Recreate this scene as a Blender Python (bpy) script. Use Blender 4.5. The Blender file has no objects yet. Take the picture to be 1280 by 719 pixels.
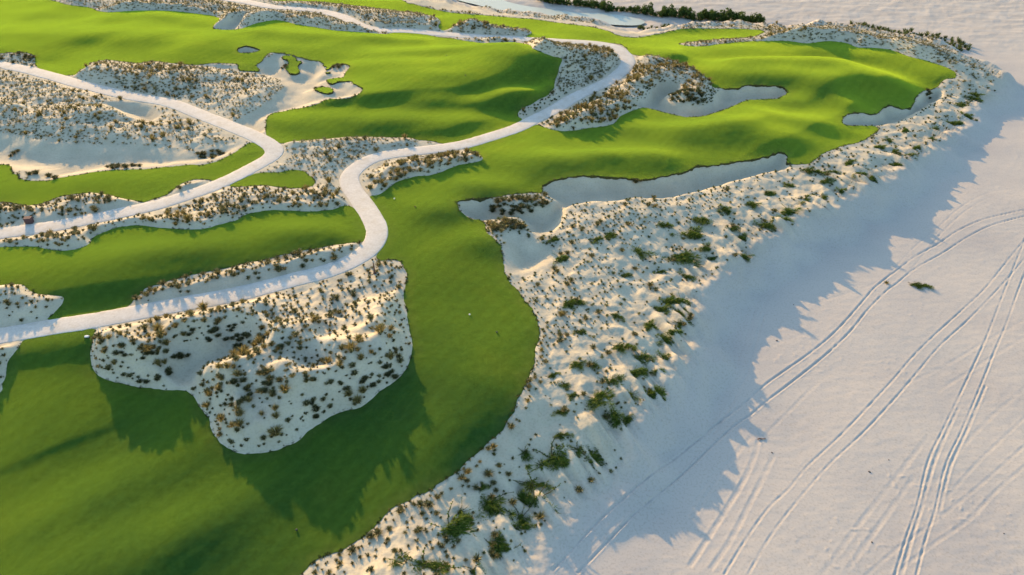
import bpy, math, random
import numpy as np
from mathutils import Vector

random.seed(7)
rng = np.random.default_rng(7)
scene = bpy.context.scene
COL = scene.collection

# ------------------------------------------------------------------ camera
F_PX, PITCH, CAM_H = 860.0, math.radians(38.3), 48.0
ST, CT = math.sin(PITCH), math.cos(PITCH)
cam_d = bpy.data.cameras.new('camera')
cam = bpy.data.objects.new('camera', cam_d)
COL.objects.link(cam)
cam.location = (0, 0, CAM_H)
cam.rotation_euler = (math.pi / 2 - PITCH, 0, 0)
cam_d.sensor_width = 36
cam_d.lens = F_PX / 1280 * 36
cam_d.clip_start = 1.0
cam_d.clip_end = 8000
scene.camera = cam


def ground(px, py, z):
    """map coordinates of a spot of the survey photograph at height z"""
    px = np.asarray(px, float); py = np.asarray(py, float)
    v = (py - 359.5) / F_PX
    dz = v * CT + ST
    t = (CAM_H - z) / dz
    return (px - 640) / F_PX * t, (CT - v * ST) * t


def survey(x, y, z):
    """where a point of the land appears in the survey photograph"""
    d = CAM_H - z
    Z = y * CT + d * ST
    Yd = -y * ST + d * CT
    return 640 + F_PX * x / Z, 359.5 + F_PX * Yd / Z, F_PX / Z


def smooth(a, b, x):
    t = np.clip((x - a) / (b - a), 0, 1)
    return t * t * (3 - 2 * t)


# ------------------------------------------------------------------ noise
def _hash(ix, iy, seed):
    h = (ix.astype(np.int64) * 374761393 + iy.astype(np.int64) * 668265263 + seed * 974634777) & 0xFFFFFFFF
    h = ((h ^ (h >> 13)) * 1274126177) & 0xFFFFFFFF
    return (h ^ (h >> 16)) & 0xFFFF


def noise(x, y, seed=0):
    ix = np.floor(x); iy = np.floor(y)
    fx = x - ix; fy = y - iy
    u = fx * fx * fx * (fx * (fx * 6 - 15) + 10); v = fy * fy * fy * (fy * (fy * 6 - 15) + 10)

    def g(ox, oy):
        a = _hash(ix + ox, iy + oy, seed) / 65536.0 * 2 * np.pi
        return np.cos(a) * (fx - ox) + np.sin(a) * (fy - oy)
    return 1.5 * ((g(0, 0) * (1 - u) + g(1, 0) * u) * (1 - v) + (g(0, 1) * (1 - u) + g(1, 1) * u) * v)


def fbm(x, y, wl, octs=3, seed=0, gain=.5):
    s = 0; a = 1
    for k in range(octs):
        s = s + a * noise(x / wl * 2 ** k + 13.7 * k, y / wl * 2 ** k - 7.1 * k, seed + k)
        a *= gain
    return s


# ------------------------------------------------------------------ curves and distance fields
def spline(P, closed, n=6):
    P = np.asarray(P, float)
    N = len(P)
    out = []
    for i in range(N if closed else N - 1):
        if closed:
            p0, p1, p2, p3 = P[(i - 1) % N], P[i], P[(i + 1) % N], P[(i + 2) % N]
        else:
            p0, p1, p2, p3 = P[max(i - 1, 0)], P[i], P[i + 1], P[min(i + 2, N - 1)]
        for t in np.linspace(0, 1, n, endpoint=False):
            out.append(.5 * (2 * p1 + (p2 - p0) * t + (2 * p0 - 5 * p1 + 4 * p2 - p3) * t * t + (3 * p1 - p0 - 3 * p2 + p3) * t ** 3))
    if not closed:
        out.append(P[-1])
    return np.array(out)


def land(P, closed, z=3.5, n=4):
    Q = spline(P, closed, n)
    x, y = ground(Q[:, 0], Q[:, 1], z)
    return np.stack([x, y], 1)


UX0, UX1, UY0, UY1, US = -230.0, 230.0, 0.0, 330.0, 0.5
ux = np.arange(UX0, UX1 + .01, US); uy = np.arange(UY0, UY1 + .01, US)
UXG, UYG = np.meshgrid(ux, uy)           # [row y, col x]
FAR = 14.0


def poly_sd(W):
    """signed distance (positive inside) to a closed map outline, exact within FAR metres"""
    A = W; B = np.roll(W, -1, 0)
    inside = np.zeros(UXG.shape, bool)
    for (ax, ay), (bx, by) in zip(A, B):
        if ay == by:
            continue
        r0 = int(np.clip(math.ceil((min(ay, by) - UY0) / US), 0, len(uy)))
        r1 = int(np.clip(math.ceil((max(ay, by) - UY0) / US), 0, len(uy)))
        if r1 > r0:
            yy = uy[r0:r1]
            xc = ax + (yy - ay) / (by - ay) * (bx - ax)
            inside[r0:r1] ^= ux[None, :] < xc[:, None]
    d2 = np.full(UXG.shape, FAR * FAR)
    for a, b in zip(A, B):
        seg_d2(a, b, d2)
    d = np.sqrt(d2)
    return np.where(inside, d, -d)


def seg_d2(a, b, d2, zz=None, za=0, zb=0):
    c0 = int(np.clip((min(a[0], b[0]) - FAR - UX0) / US, 0, len(ux))); c1 = int(np.clip((max(a[0], b[0]) + FAR - UX0) / US + 1, 0, len(ux)))
    r0 = int(np.clip((min(a[1], b[1]) - FAR - UY0) / US, 0, len(uy))); r1 = int(np.clip((max(a[1], b[1]) + FAR - UY0) / US + 1, 0, len(uy)))
    if c1 <= c0 or r1 <= r0:
        return
    X = ux[c0:c1][None, :]; Y = uy[r0:r1][:, None]
    dx, dy = b[0] - a[0], b[1] - a[1]
    L = dx * dx + dy * dy + 1e-9
    t = np.clip(((X - a[0]) * dx + (Y - a[1]) * dy) / L, 0, 1)
    D = (X - a[0] - t * dx) ** 2 + (Y - a[1] - t * dy) ** 2
    sub = d2[r0:r1, c0:c1]
    m = D < sub
    sub[m] = D[m]
    if zz is not None:
        s = zz[r0:r1, c0:c1]
        s[m] = (za + t * (zb - za))[m]


def line_sd(W):
    d2 = np.full(UXG.shape, FAR * FAR)
    for a, b in zip(W[:-1], W[1:]):
        seg_d2(a, b, d2)
    return np.sqrt(d2)


def sample(G, x, y):
    """smooth (cubic B-spline) read-out of a survey grid"""
    fx = np.clip((x - UX0) / US, 1.01, len(ux) - 2.01); fy = np.clip((y - UY0) / US, 1.01, len(uy) - 2.01)
    ix = np.floor(fx).astype(int); iy = np.floor(fy).astype(int)
    u = fx - ix; v = fy - iy

    def w(t):
        return [(1 - t) ** 3 / 6, (3 * t ** 3 - 6 * t * t + 4) / 6, (-3 * t ** 3 + 3 * t * t + 3 * t + 1) / 6, t ** 3 / 6]
    wx, wy = w(u), w(v)
    r = 0
    for j in range(4):
        s = 0
        for i in range(4):
            s = s + wx[i] * G[iy + j - 1, ix + i - 1]
        r = r + wy[j] * s
    return r


# ------------------------------------------------------------------ the survey: outlines read off the photograph
CREST = [(560, 800), (600, 760), (640, 705), (668, 655), (690, 628), (700, 612), (747, 585), (785, 560), (782, 527), (815, 500), (832, 470),
         (858, 432), (872, 372), (884, 345), (907, 330), (947, 302), (967, 287), (995, 275), (1004, 266), (1042, 255), (1054, 240),
         (1087, 227), (1122, 207), (1146, 190), (1162, 180), (1185, 160), (1202, 145), (1218, 122), (1240, 112), (1256, 98), (1256, 88),
         (1240, 79), (1215, 71)]
TOPEDGE = [(1190, 66), (1160, 55), (1120, 47), (1080, 40), (1040, 34), (1025, 32), (1000, 37), (985, 39), (965, 36), (915, 34), (870, 34),
           (830, 38), (800, 42), (770, 38), (740, 30), (700, 24), (640, 18), (600, 12), (560, 4), (520, -6), (480, -22), (-500, -60),
           (-700, 300), (-700, 800), (0, 1100), (400, 900)]
LAWN1 = [(-150, -30), (40, -4), (85, 6), (110, 9), (125, 14), (140, 15), (180, 13), (220, 14), (268, 20), (275, 26), (266, 34), (285, 37), (300, 36),
         (320, 29), (347, 25), (370, 30), (395, 34), (420, 38), (455, 40), (482, 40), (520, 40), (545, 45), (582, 50), (612, 54), (640, 53),
         (650, 54), (667, 61), (690, 70), (704, 74), (695, 84), (695, 95), (694, 107), (685, 117), (655, 135), (648, 145), (650, 152),
         (600, 172), (570, 179), (560, 179), (532, 175), (495, 172), (445, 172), (407, 174), (370, 177), (342, 179), (333, 170), (332, 150),
         (340, 142), (370, 136), (395, 131), (407, 124), (427, 124), (445, 119), (454, 112), (445, 106), (432, 100), (430, 94), (437, 84),
         (430, 80), (415, 83), (407, 79), (387, 75), (367, 75), (367, 69), (345, 66), (335, 67), (322, 81), (307, 84), (295, 80), (270, 79),
         (245, 81), (225, 80), (207, 78), (190, 76), (175, 79), (155, 77), (135, 75), (120, 77), (94, 93), (60, 92), (46, 84), (44, 74),
         (40, 68), (25, 65), (0, 65), (-150, 60)]
LAWN2 = [(-150, 195), (0, 205), (15, 212), (22, 220), (32, 225), (57, 226), (82, 221), (107, 217), (127, 214), (150, 212), (185, 211), (225, 207),
         (252, 206), (275, 200), (295, 190), (307, 181), (318, 177), (330, 180), (336, 190), (322, 202), (290, 222), (268, 226), (260, 224),
         (240, 225), (225, 231), (212, 241), (200, 246), (180, 252), (172, 252), (142, 246), (120, 242), (97, 242), (77, 245), (60, 252),
         (47, 256), (32, 257), (15, 255), (0, 252), (-150, 252)]
LAWN3 = [(-150, 312), (0, 307), (37, 307), (55, 310), (75, 313), (95, 311), (110, 305), (115, 297), (130, 290), (150, 283), (175, 281), (200, 284),
         (225, 286), (250, 286), (270, 282), (295, 275), (305, 268), (320, 265), (345, 262), (382, 264), (415, 261), (430, 256), (445, 262),
         (462, 282), (462, 300), (442, 302), (415, 306), (390, 311), (357, 317), (335, 324), (320, 327), (287, 334), (250, 341), (212, 350),
         (180, 359), (175, 365), (162, 375), (150, 392), (100, 402), (54, 402), (66, 385), (80, 370), (62, 370), (47, 369), (32, 362),
         (27, 357), (10, 357), (-150, 357)]
LAWN4 = [(284, 232), (320, 217), (345, 216), (370, 212), (385, 217), (393, 225), (390, 232), (370, 236), (345, 233), (320, 232)]
LAWN5 = [(430, -60), (500, -2), (517, 5), (540, 11), (565, 16), (590, 18), (640, 22), (665, 24), (702, 29), (740, 34), (760, 39), (775, 45),
         (795, 47), (810, 45), (830, 41), (855, 36), (877, 36), (915, 36), (945, 37), (955, 40), (940, 46), (900, 49), (868, 52), (847, 55),
         (870, 58), (900, 55), (930, 52), (960, 51), (985, 51), (1010, 54), (1035, 51), (1060, 54), (1072, 59), (1100, 60), (1120, 64), (1135, 70),
         (1160, 76), (1185, 85), (1195, 92), (1193, 99), (1180, 102), (1170, 110), (1155, 114), (1144, 122), (1148, 131), (1135, 136), (1125, 135),
         (1110, 131), (1095, 142), (1067, 141), (1055, 147), (1058, 157), (1090, 157), (1097, 162), (1085, 172), (1070, 179), (1060, 181),
         (1035, 189), (1025, 195), (1012, 204), (992, 205), (984, 203), (983, 193), (972, 190), (960, 195), (927, 201), (890, 207), (870, 207),
         (857, 214), (830, 220), (800, 225), (770, 221), (735, 220), (710, 222), (687, 227), (677, 234), (680, 240), (665, 241), (640, 243),
         (620, 247), (607, 246), (577, 251), (571, 255), (577, 265), (590, 274), (605, 276), (606, 287), (617, 297), (627, 312), (630, 335),
         (637, 355), (645, 360), (660, 380), (670, 397), (675, 417), (672, 435), (665, 460), (655, 485), (645, 505), (636, 525), (622, 545),
         (595, 567), (570, 590), (540, 611), (507, 627), (480, 647), (460, 667), (430, 687), (395, 702), (377, 719), (340, 750), (250, 900),
         (-300, 1000), (-200, 560), (-20, 500), (2, 480), (6, 470), (8, 455), (20, 443), (28, 432), (32, 420), (75, 410), (119, 408),
         (120, 418), (117, 432), (115, 447), (120, 465), (140, 476), (162, 480), (187, 485), (217, 486), (240, 490), (250, 505), (263, 522),
         (264, 532), (272, 547), (287, 561), (302, 566), (320, 565), (350, 560), (377, 547), (387, 536), (420, 517), (452, 507), (475, 487),
         (500, 470), (510, 457), (514, 430), (509, 405), (504, 372), (505, 360), (509, 345), (504, 330), (492, 325), (470, 325), (478, 300),
         (475, 285), (463, 268), (455, 247), (470, 244), (480, 239), (495, 227), (520, 220), (537, 219), (570, 207), (600, 201), (600, 195),
         (585, 183), (620, 170), (665, 156), (680, 158), (702, 164), (735, 160), (765, 155), (775, 145), (800, 135), (815, 136), (847, 145),
         (872, 146), (897, 140), (922, 130), (935, 125), (960, 124), (975, 122), (985, 115), (975, 105), (960, 105), (935, 106), (920, 110),
         (892, 110), (887, 102), (875, 92), (855, 82), (840, 77), (815, 71), (800, 69), (790, 66), (782, 60), (772, 55), (740, 52), (690, 49),
         (665, 47), (656, 46), (664, 41), (655, 36), (640, 36), (620, 33), (595, 27), (572, 29), (565, 35), (552, 38), (547, 33), (550, 27),
         (545, 22), (520, 16), (500, 14), (470, 10), (427, 5), (395, 2), (352, 1), (320, -8), (260, -60)]
# grass fingers standing in the scalloped bunker
ISLETS = [[(352, 70), (366, 70), (380, 78), (372, 82), (378, 90), (364, 93), (354, 86), (358, 80)], [(400, 76), (418, 80), (414, 88), (420, 92), (404, 92), (406, 85)], [(404, 101), (420, 97), (440, 98), (446, 103), (426, 102), (414, 106)],
          [(391, 110), (406, 108), (418, 112), (413, 117), (398, 116)], [(292, 83), (308, 80), (326, 86), (318, 90), (300, 89)], [(436, 91), (450, 96), (452, 100), (442, 99)]]
PATH1 = [(-150, 446), (-60, 430), (0, 420), (60, 409), (120, 399), (180, 389), (240, 378), (300, 366), (360, 351), (410, 338), (440, 326), (460, 313),
         (470, 299), (471, 285), (463, 268), (451, 251), (440, 236), (436, 222), (445, 210), (465, 199), (500, 191), (540, 186), (580, 180),
         (620, 168), (660, 153), (700, 133), (740, 112), (768, 96), (783, 83), (785, 73), (777, 64), (760, 57), (735, 53), (700, 51), (660, 49),
         (620, 47), (570, 43), (520, 40), (475, 37), (448, 30), (425, 20), (400, 14), (370, 11), (330, 6), (295, 0), (240, -12), (150, -25)]
PATH2 = [(-150, 42), (-60, 66), (0, 81), (60, 95), (120, 109), (180, 122), (230, 136), (270, 150), (300, 162), (322, 172), (338, 181), (344, 189),
         (338, 197), (322, 206), (297, 219), (270, 231), (240, 242), (200, 255), (160, 264), (100, 276), (50, 285), (0, 292), (-60, 303), (-150, 318)]
WATER = [(540, -30), (556, -8), (572, -1), (600, 6), (640, 16), (680, 21), (720, 27), (750, 29), (790, 31), (803, 28), (790, 23), (755, 18), (720, 17),
         (690, 13), (660, 9), (640, 5), (625, 0), (600, -14), (580, -34)]
SHADE_HOLLOW = [(960, 31), (972, 29), (988, 32), (1004, 35), (992, 38), (968, 38)]
# bare sand: (outline, how deep the sand lies, how wide its bank is)
BARE = {
 'waste': ([(245, 81), (300, 83), (322, 81), (345, 66), (367, 69), (387, 75), (410, 80), (437, 82), (430, 94), (446, 106), (454, 112), (440, 119), (400, 126),
            (370, 136), (340, 142), (331, 150), (331, 160), (318, 165), (298, 155), (300, 147), (318, 138), (335, 128), (350, 115), (355, 106),
            (345, 97), (310, 91), (280, 86)], .9, 3.0),
 'left': ([(-150, 172), (0, 167), (40, 175), (75, 178), (130, 182), (190, 185), (240, 190), (260, 183), (300, 178), (307, 181), (275, 198), (225, 206),
           (190, 210), (160, 210), (130, 212), (107, 217), (82, 221), (57, 226), (40, 222), (28, 214), (-150, 200)], .9, 4.0),
 'blow': ([(128, 131), (145, 125), (178, 127), (195, 136), (201, 147), (186, 152), (166, 150), (148, 141)], 1.3, 3.0),
 'kidney': ([(780, 132), (800, 128), (815, 118), (822, 107), (835, 105), (848, 108), (848, 115), (835, 118), (832, 124), (850, 131), (872, 132), (890, 129),
             (896, 120), (904, 112), (920, 110), (935, 107), (960, 105), (975, 106), (985, 114), (977, 121), (960, 124), (935, 125), (920, 131),
             (897, 140), (872, 146), (847, 145), (815, 136)], 1.3, 1.4),
 'east': ([(1056, 148), (1067, 142), (1095, 143), (1110, 132), (1125, 136), (1135, 137), (1146, 124), (1157, 115), (1172, 111), (1179, 118), (1165, 128),
           (1150, 137), (1130, 148), (1100, 156), (1075, 157), (1058, 156)], 1.2, 1.3),
 'long': ([(677, 234), (687, 227), (710, 222), (735, 220), (770, 221), (800, 225), (830, 220), (857, 214), (870, 207), (890, 207), (927, 201), (960, 195),
           (972, 190), (983, 193), (986, 207), (960, 214), (925, 223), (890, 233), (860, 241), (825, 247), (790, 246), (765, 250), (745, 250),
           (725, 253), (708, 258), (704, 264), (700, 277), (690, 287), (668, 290), (658, 283), (650, 270), (625, 273), (600, 274), (580, 267),
           (571, 256), (580, 250), (606, 246), (620, 256), (645, 263), (668, 263), (690, 258), (694, 249), (680, 241)], 1.5, 2.2),
 'hollow': ([(216, 459), (231, 437), (245, 433), (267, 431), (286, 420), (297, 424), (312, 433), (311, 442), (295, 448), (280, 454), (260, 459), (249, 473),
             (247, 485), (222, 484), (212, 470)], .8, 3.0),
 'nick': ([(265, 35), (285, 27), (303, 24), (300, 31), (290, 37), (272, 37)], .8, 2.0),
 'pot': ([(295, 61), (305, 57), (315, 58), (326, 62), (316, 66), (300, 66)], .9, 1.5),
 'beachhead': ([(500, 0), (540, 9), (590, 16), (640, 21), (702, 28), (740, 33), (760, 38), (775, 44), (795, 46), (810, 44), (835, 39), (850, 33), (800, 33),
                (760, 30), (700, 25), (640, 17), (600, 8), (560, -2)], .0, 3.0),
 'cover': ([(640, 290), (660, 300), (690, 310), (700, 322), (680, 335), (650, 345), (634, 335), (632, 312)], .9, 3.0),
}
# mounds and hollows: photo position, half-widths in metres, turn, height, flatness
MOUNDS = [
 ((565, 88), 17, 11, 0, 1.1, 2), ((655, 78), 9, 7, 0, .9, 1), ((420, 62), 16, 8, 0, .6, 1), ((548, 131), 5, 2.5, .2, .55, 1), ((640, 122), 5, 3, .3, .8, 1),
 ((590, 150), 8, 4, 0, .4, 1), ((500, 150), 10, 5, .3, .35, 1), ((235, 55), 14, 7, 0, .5, 1), ((60, 45), 14, 8, 0, .5, 1),
 ((990, 88), 16, 7, 0, .9, 2), ((1040, 108), 5, 3, .5, .5, 1), ((1120, 95), 7, 5, 0, .5, 1), ((755, 196), 4, 2.6, 0, .45, 1), ((812, 194), 5, 2.5, 0, .4, 1),
 ((690, 205), 7, 4, 0, .45, 1), ((540, 258), 6, 4, .2, .5, 1), ((590, 232), 5, 3, 0, .4, 1), ((560, 325), 5, 7, 0, .3, 1), ((605, 300), 4, 3, 0, .35, 1),
 ((850, 168), 6, 3.5, 0, .45, 1), ((930, 165), 6, 4, 0, .5, 1), ((1010, 150), 5, 3.5, 0, .5, 1), ((800, 100), 5, 5, 0, .0, 1),
 ((945, 72), 8, 5, 0, .6, 1), ((860, 70), 6, 4, 0, .5, 1), ((200, 40), 12, 6, 0, .5, 1), ((120, 225), 8, 3, 0, .25, 1), ((370, 290), 7, 3, 0, .35, 1),
 ((240, 315), 9, 3, .1, .35, 1), ((100, 335), 8, 4, 0, .3, 1), ((600, 440), 6, 8, 0, .25, 1), ((560, 540), 7, 5, .6, .3, 1),
 ((230, 650), 9, 3, .75, .5, 1), ((110, 600), 8, 3, .6, .45, 1), ((40, 520), 8, 5, .5, .15, 2), ((60, 700), 8, 3, .6, .4, 1),
]
# how high the dunes stand: photo position, reach in metres, height
DUNES = [((520, 208), 7, .9), ((575, 196), 5, .9), ((470, 232), 4, .2), ((300, 505), 5, .6),
         ((860, 118), 5, 1.3), ((880, 105), 5, .6), ((205, 22), 20, .9), ((400, 22), 22, .7), ((520, 35), 14, 1.0), ((600, 38), 14, 1.1), ((720, 47), 10, .7), ((900, 52), 14, .7),
         ((1220, 90), 10, .5), ((200, 100), 14, .8), ((60, 130), 14, .4), ((370, 250), 8, .6), ((400, 200), 8, .4), ((640, 254), 5, .9), ((630, 283), 4, .9), ((320, 105), 8, .5),
         ((365, 85), 2.5, 1.0), ((420, 86), 2.5, 1.0), ((404, 112), 2.5, .8), ((700, 150), 6, .5)]
# dune ridges: photo line, height, reach towards the sun, reach away from it, in metres
RIDGES = [
 ([(128, 428), (200, 420), (270, 410), (330, 424), (390, 438), (440, 438), (485, 418), (507, 396)], 3.5, 8.5, 13.0),
 ([(250, 492), (275, 470), (310, 452), (340, 438)], 1.9, 3.0, 3.5),
 ([(292, 510), (305, 497), (325, 495)], 2.0, 2.5, 3.0),
 ([(400, 500), (450, 480), (495, 455)], 2.1, 7.0, 6.0), ([(300, 545), (350, 535), (400, 505)], 1.8, 7.0, 5.0), ([(130, 440), (160, 465), (210, 470)], 1.5, 5, 4),
 ([(172, 376), (215, 358), (300, 341), (360, 325), (435, 307)], .95, 1.6, 5.5),
 ([(-60, 262), (0, 257), (60, 259), (85, 249), (110, 246), (155, 254)], .75, 1.5, 6.0),
 ([(212, 245), (235, 231), (262, 228)], .9, 1.4, 4.0),
 ([(-60, 370), (0, 366), (60, 374)], .9, 3.0, 5.0),
 ([(10, 303), (60, 303), (95, 302), (130, 284)], 1.1, 3.5, 3.0), ([(170, 276), (230, 277), (275, 272)], 1.1, 3.5, 3.0), ([(330, 258), (380, 256), (410, 250)], 1.1, 3.5, 3.0),
 ([(-80, 128), (0, 134), (60, 140), (120, 138)], 1.6, 6.0, 9.0), ([(0, 100), (60, 112), (110, 122)], .8, 4.0, 5.0), ([(60, 155), (130, 158), (190, 165)], 1.0, 3.5, 5.0),
 ([(110, 86), (180, 90), (240, 96)], 1.3, 5.0, 8.0),
 ([(655, 58), (690, 72), (722, 64), (765, 68)], 1.7, 4.0, 9.0), ([(660, 138), (685, 122), (705, 105)], .9, 3.0, 5.0),
 ([(692, 153), (720, 140), (752, 124), (785, 104), (815, 84), (845, 84), (875, 95)], 1.7, 3.0, 5.0), ([(715, 158), (765, 146)], .8, 2.0, 2.5),
 ([(850, 54), (900, 48), (960, 42), (1020, 33), (1090, 43), (1150, 58), (1200, 74)], 2.8, 4.0, 9.0),
 ([(150, 5), (210, 5), (270, 15), (330, 15), (420, 26), (520, 30), (610, 44)], 2.1, 6.0, 6.5), ([(360, 3), (430, 10), (510, 18), (540, 25)], 1.2, 5.0, 6.0), ([(570, 33), (600, 31), (645, 40)], 1.2, 5.0, 6.0),
 ([(350, 178), (430, 177), (500, 176)], .6, 2.5, 4.0), ([(480, 226), (520, 210), (590, 192)], 1.2, 2.5, 3.0),
 ([(-60, 436), (0, 440), (20, 440)], .9, 3.0, 4.0),
]

print('survey grids')
crest_w = np.concatenate([land(CREST, False, 2.9, 4), land(TOPEDGE, False, 2.0, 3)])
sd_plat = poly_sd(crest_w)
sd_plat_wob = sd_plat + .9 * fbm(UXG, UYG, 6.0, 3, 30)
sd_water = poly_sd(land(WATER, True, 0.1, 4))
sd_shade_hollow = poly_sd(land(SHADE_HOLLOW, True, .3, 4))

# --- smooth land: plateau, mounds, general roll
PL = 3.1
plat = (PL - (.55 + 1.5 * smooth(470, 640, survey(UXG, UYG, 3.0)[1]) + 1.1 * smooth(240, 130, survey(UXG, UYG, 3.0)[1])) * smooth(70, 120, survey(UXG, UYG, 3.0)[1]) * smooth(17, 5, sd_plat) * smooth(500, 640, survey(UXG, UYG, 3.0)[0])) * smooth(-5.0, 0.8, sd_plat_wob)
inland = smooth(-1, 6, sd_plat)
base = plat + inland * (.55 * fbm(UXG, UYG, 24, 2, 3) + .17 * fbm(UXG, UYG * 1.3, 11, 2, 8) * (.4 + .6 * smooth(60, 95, UYG)))
for (px, py), rx, ry, rot, h, flat in MOUNDS:
    cx, cy = ground(px, py, 3.5)
    dx, dy = UXG - cx, UYG - cy
    c, s = math.cos(rot), math.sin(rot)
    q = ((dx * c + dy * s) / rx) ** 2 + ((-dx * s + dy * c) / ry) ** 2
    base = base + 1.5 * h * (np.exp(-q) if flat == 1 else np.exp(-q ** 2))
# the near turf falls towards the viewer
base = base - 1.9 * smooth(62, 30, UYG) * smooth(2, -16, UXG) * inland
# a small bank across the near turf
ax, ay = ground(-20, 577, 3); bx, by = ground(165, 505, 3)
L_ = math.hypot(bx - ax, by - ay); nx, ny = -(by - ay) / L_, (bx - ax) / L_
q = (UXG - ax) * nx + (UYG - ay) * ny
along = ((UXG - ax) * (bx - ax) + (UYG - ay) * (by - ay)) / L_
base = base + .13 * smooth(-.5, .5, q) * smooth(9, 1, q) * smooth(L_ + 3, L_ - 4, along)

# turf banks: photo line, height, rise towards the sun, fall away from it
for line_, h_, wn, wf in [([(455, 122), (520, 117), (580, 111), (640, 97), (692, 80)], 1.3, 11, 3.6), ([(600, 128), (650, 119), (690, 106)], .8, 3.5, 2.5),
                          ([(870, 66), (960, 67), (1050, 66), (1110, 76), (1165, 92)], -1.0, 4, 7), ([(930, 74), (1000, 77), (1060, 72)], .6, 5, 4),
                          ([(470, 71), (560, 67), (640, 70)], .45, 5, 3), ([(440, 86), (500, 88), (550, 86)], .35, 4, 3), ([(330, 40), (420, 46), (520, 50)], .7, 6, 4), ([(140, 20), (210, 20), (280, 28)], .9, 6, 5),
                          ([(800, 152), (870, 157), (930, 150), (960, 138)], .5, 4, 3), ([(690, 196), (760, 203), (830, 200)], .35, 4, 3), ([(560, 262), (600, 240), (640, 232)], .35, 4, 3),
                          ([(1000, 118), (1030, 108), (1060, 120)], .5, 4, 3.5), ([(0, 40), (90, 44), (180, 52)], .4, 6, 4), ([(340, 150), (440, 146), (560, 158)], .4, 5, 4)]:
    W = land(line_, False, 4.0, 4)
    best = np.full(UXG.shape, 1e9); side_ = np.zeros(UXG.shape)
    for a, b in zip(W[:-1], W[1:]):
        dx, dy = b[0] - a[0], b[1] - a[1]
        t = np.clip(((UXG - a[0]) * dx + (UYG - a[1]) * dy) / (dx * dx + dy * dy + 1e-9), 0, 1)
        ex, ey = UXG - a[0] - t * dx, UYG - a[1] - t * dy
        D = np.hypot(ex, ey); m = D < best
        best[m] = D[m]; side_[m] = ((ex * -.485 + ey * .875) / (D + 1e-6))[m]
    q = best / (wf + (wn - wf) * smooth(-.3, .5, side_))
    base = base + h_ * np.exp(-1.6 * q * q) * inland

# --- outlines brought down onto that relief
def land_on(P, closed, n=4):
    Q = spline(P, closed, n)
    z = np.full(len(Q), 3.3)
    for _ in range(6):
        x, y = ground(Q[:, 0], Q[:, 1], z)
        z = np.where((np.abs(x) < 225) & (y < 325) & (y > 3), sample(base, x, y), 3.3)
    return np.stack([x, y], 1)


lawns = [LAWN1, LAWN2, LAWN3, LAWN4, LAWN5]
sd_lawn = None
for L in lawns:
    s = poly_sd(land_on(L, True, 3))
    sd_lawn = s if sd_lawn is None else np.maximum(sd_lawn, s)
sd_lawn = sd_lawn + .16 * fbm(UXG, UYG, 2.6, 2, 90)
path_w = [land_on(PATH1, False, 8), land_on(PATH2, False, 8)]
PATH_R = 1.28
sd_bare = {k: poly_sd(land_on(v[0], True, 4)) + .22 * fbm(UXG, UYG, 2.2, 2, 55) for k, v in BARE.items()}

# --- path level
d2 = np.full(UXG.shape, FAR * FAR); pz = np.zeros(UXG.shape)
path_z = []
for W in path_w:
    z = sample(base, W[:, 0], W[:, 1])
    k = np.ones(25) / 25
    z = np.convolve(np.pad(z, 12, mode='edge'), k, mode='valid') - .05
    path_z.append(z)
    for i in range(len(W) - 1):
        seg_d2(W[i], W[i + 1], d2, pz, z[i], z[i + 1])
d_path = np.sqrt(d2)
wpath = 1 - smooth(PATH_R + .1, PATH_R + 4.0, d_path)
turf = base * (1 - wpath) + pz * wpath          # level of turf and path everywhere
sd_lawn = np.minimum(sd_lawn, d_path - PATH_R + .02)
for k in ('pot', 'nick', 'waste', 'kidney', 'east'):
    sd_lawn = np.minimum(sd_lawn, -sd_bare[k] + .1)
for L in ISLETS:
    sd_lawn = np.maximum(sd_lawn, poly_sd(land_on(L, True, 4)) - .25 + .45 * fbm(UXG, UYG, 1.7, 2, 57))

# --- dunes rise out of the turf level
rise_d = np.minimum(np.maximum(-sd_lawn, 0), np.maximum(d_path - PATH_R - .5, 0))
sd_bmax = np.full(UXG.shape, -FAR)
for k in BARE:
    sd_bmax = np.maximum(sd_bmax, sd_bare[k])
rise_d = np.minimum(rise_d, np.maximum(-sd_bmax + .6, 0))
H = .30 + .0 * UXG
for (px, py), r, h in DUNES:
    cx, cy = ground(px, py, 4)
    H = H + h * np.exp(-((UXG - cx) ** 2 + (UYG - cy) ** 2) / (r * r) * 1.2)
upx, upy, _ = survey(UXG, UYG, 3.5)
seaward = smooth(10.5, 4.5, sd_plat) * smooth(560, 620, upx)     # the slope to the beach
ridge_far = smooth(75, 60, upy)
seaward = seaward * (1 - ridge_far)
hum = .8 + .35 * np.clip(fbm(UXG, UYG, 6, 2, 12), -1, 1)
rise = H * smooth(0, 4.2, rise_d) * hum
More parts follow.
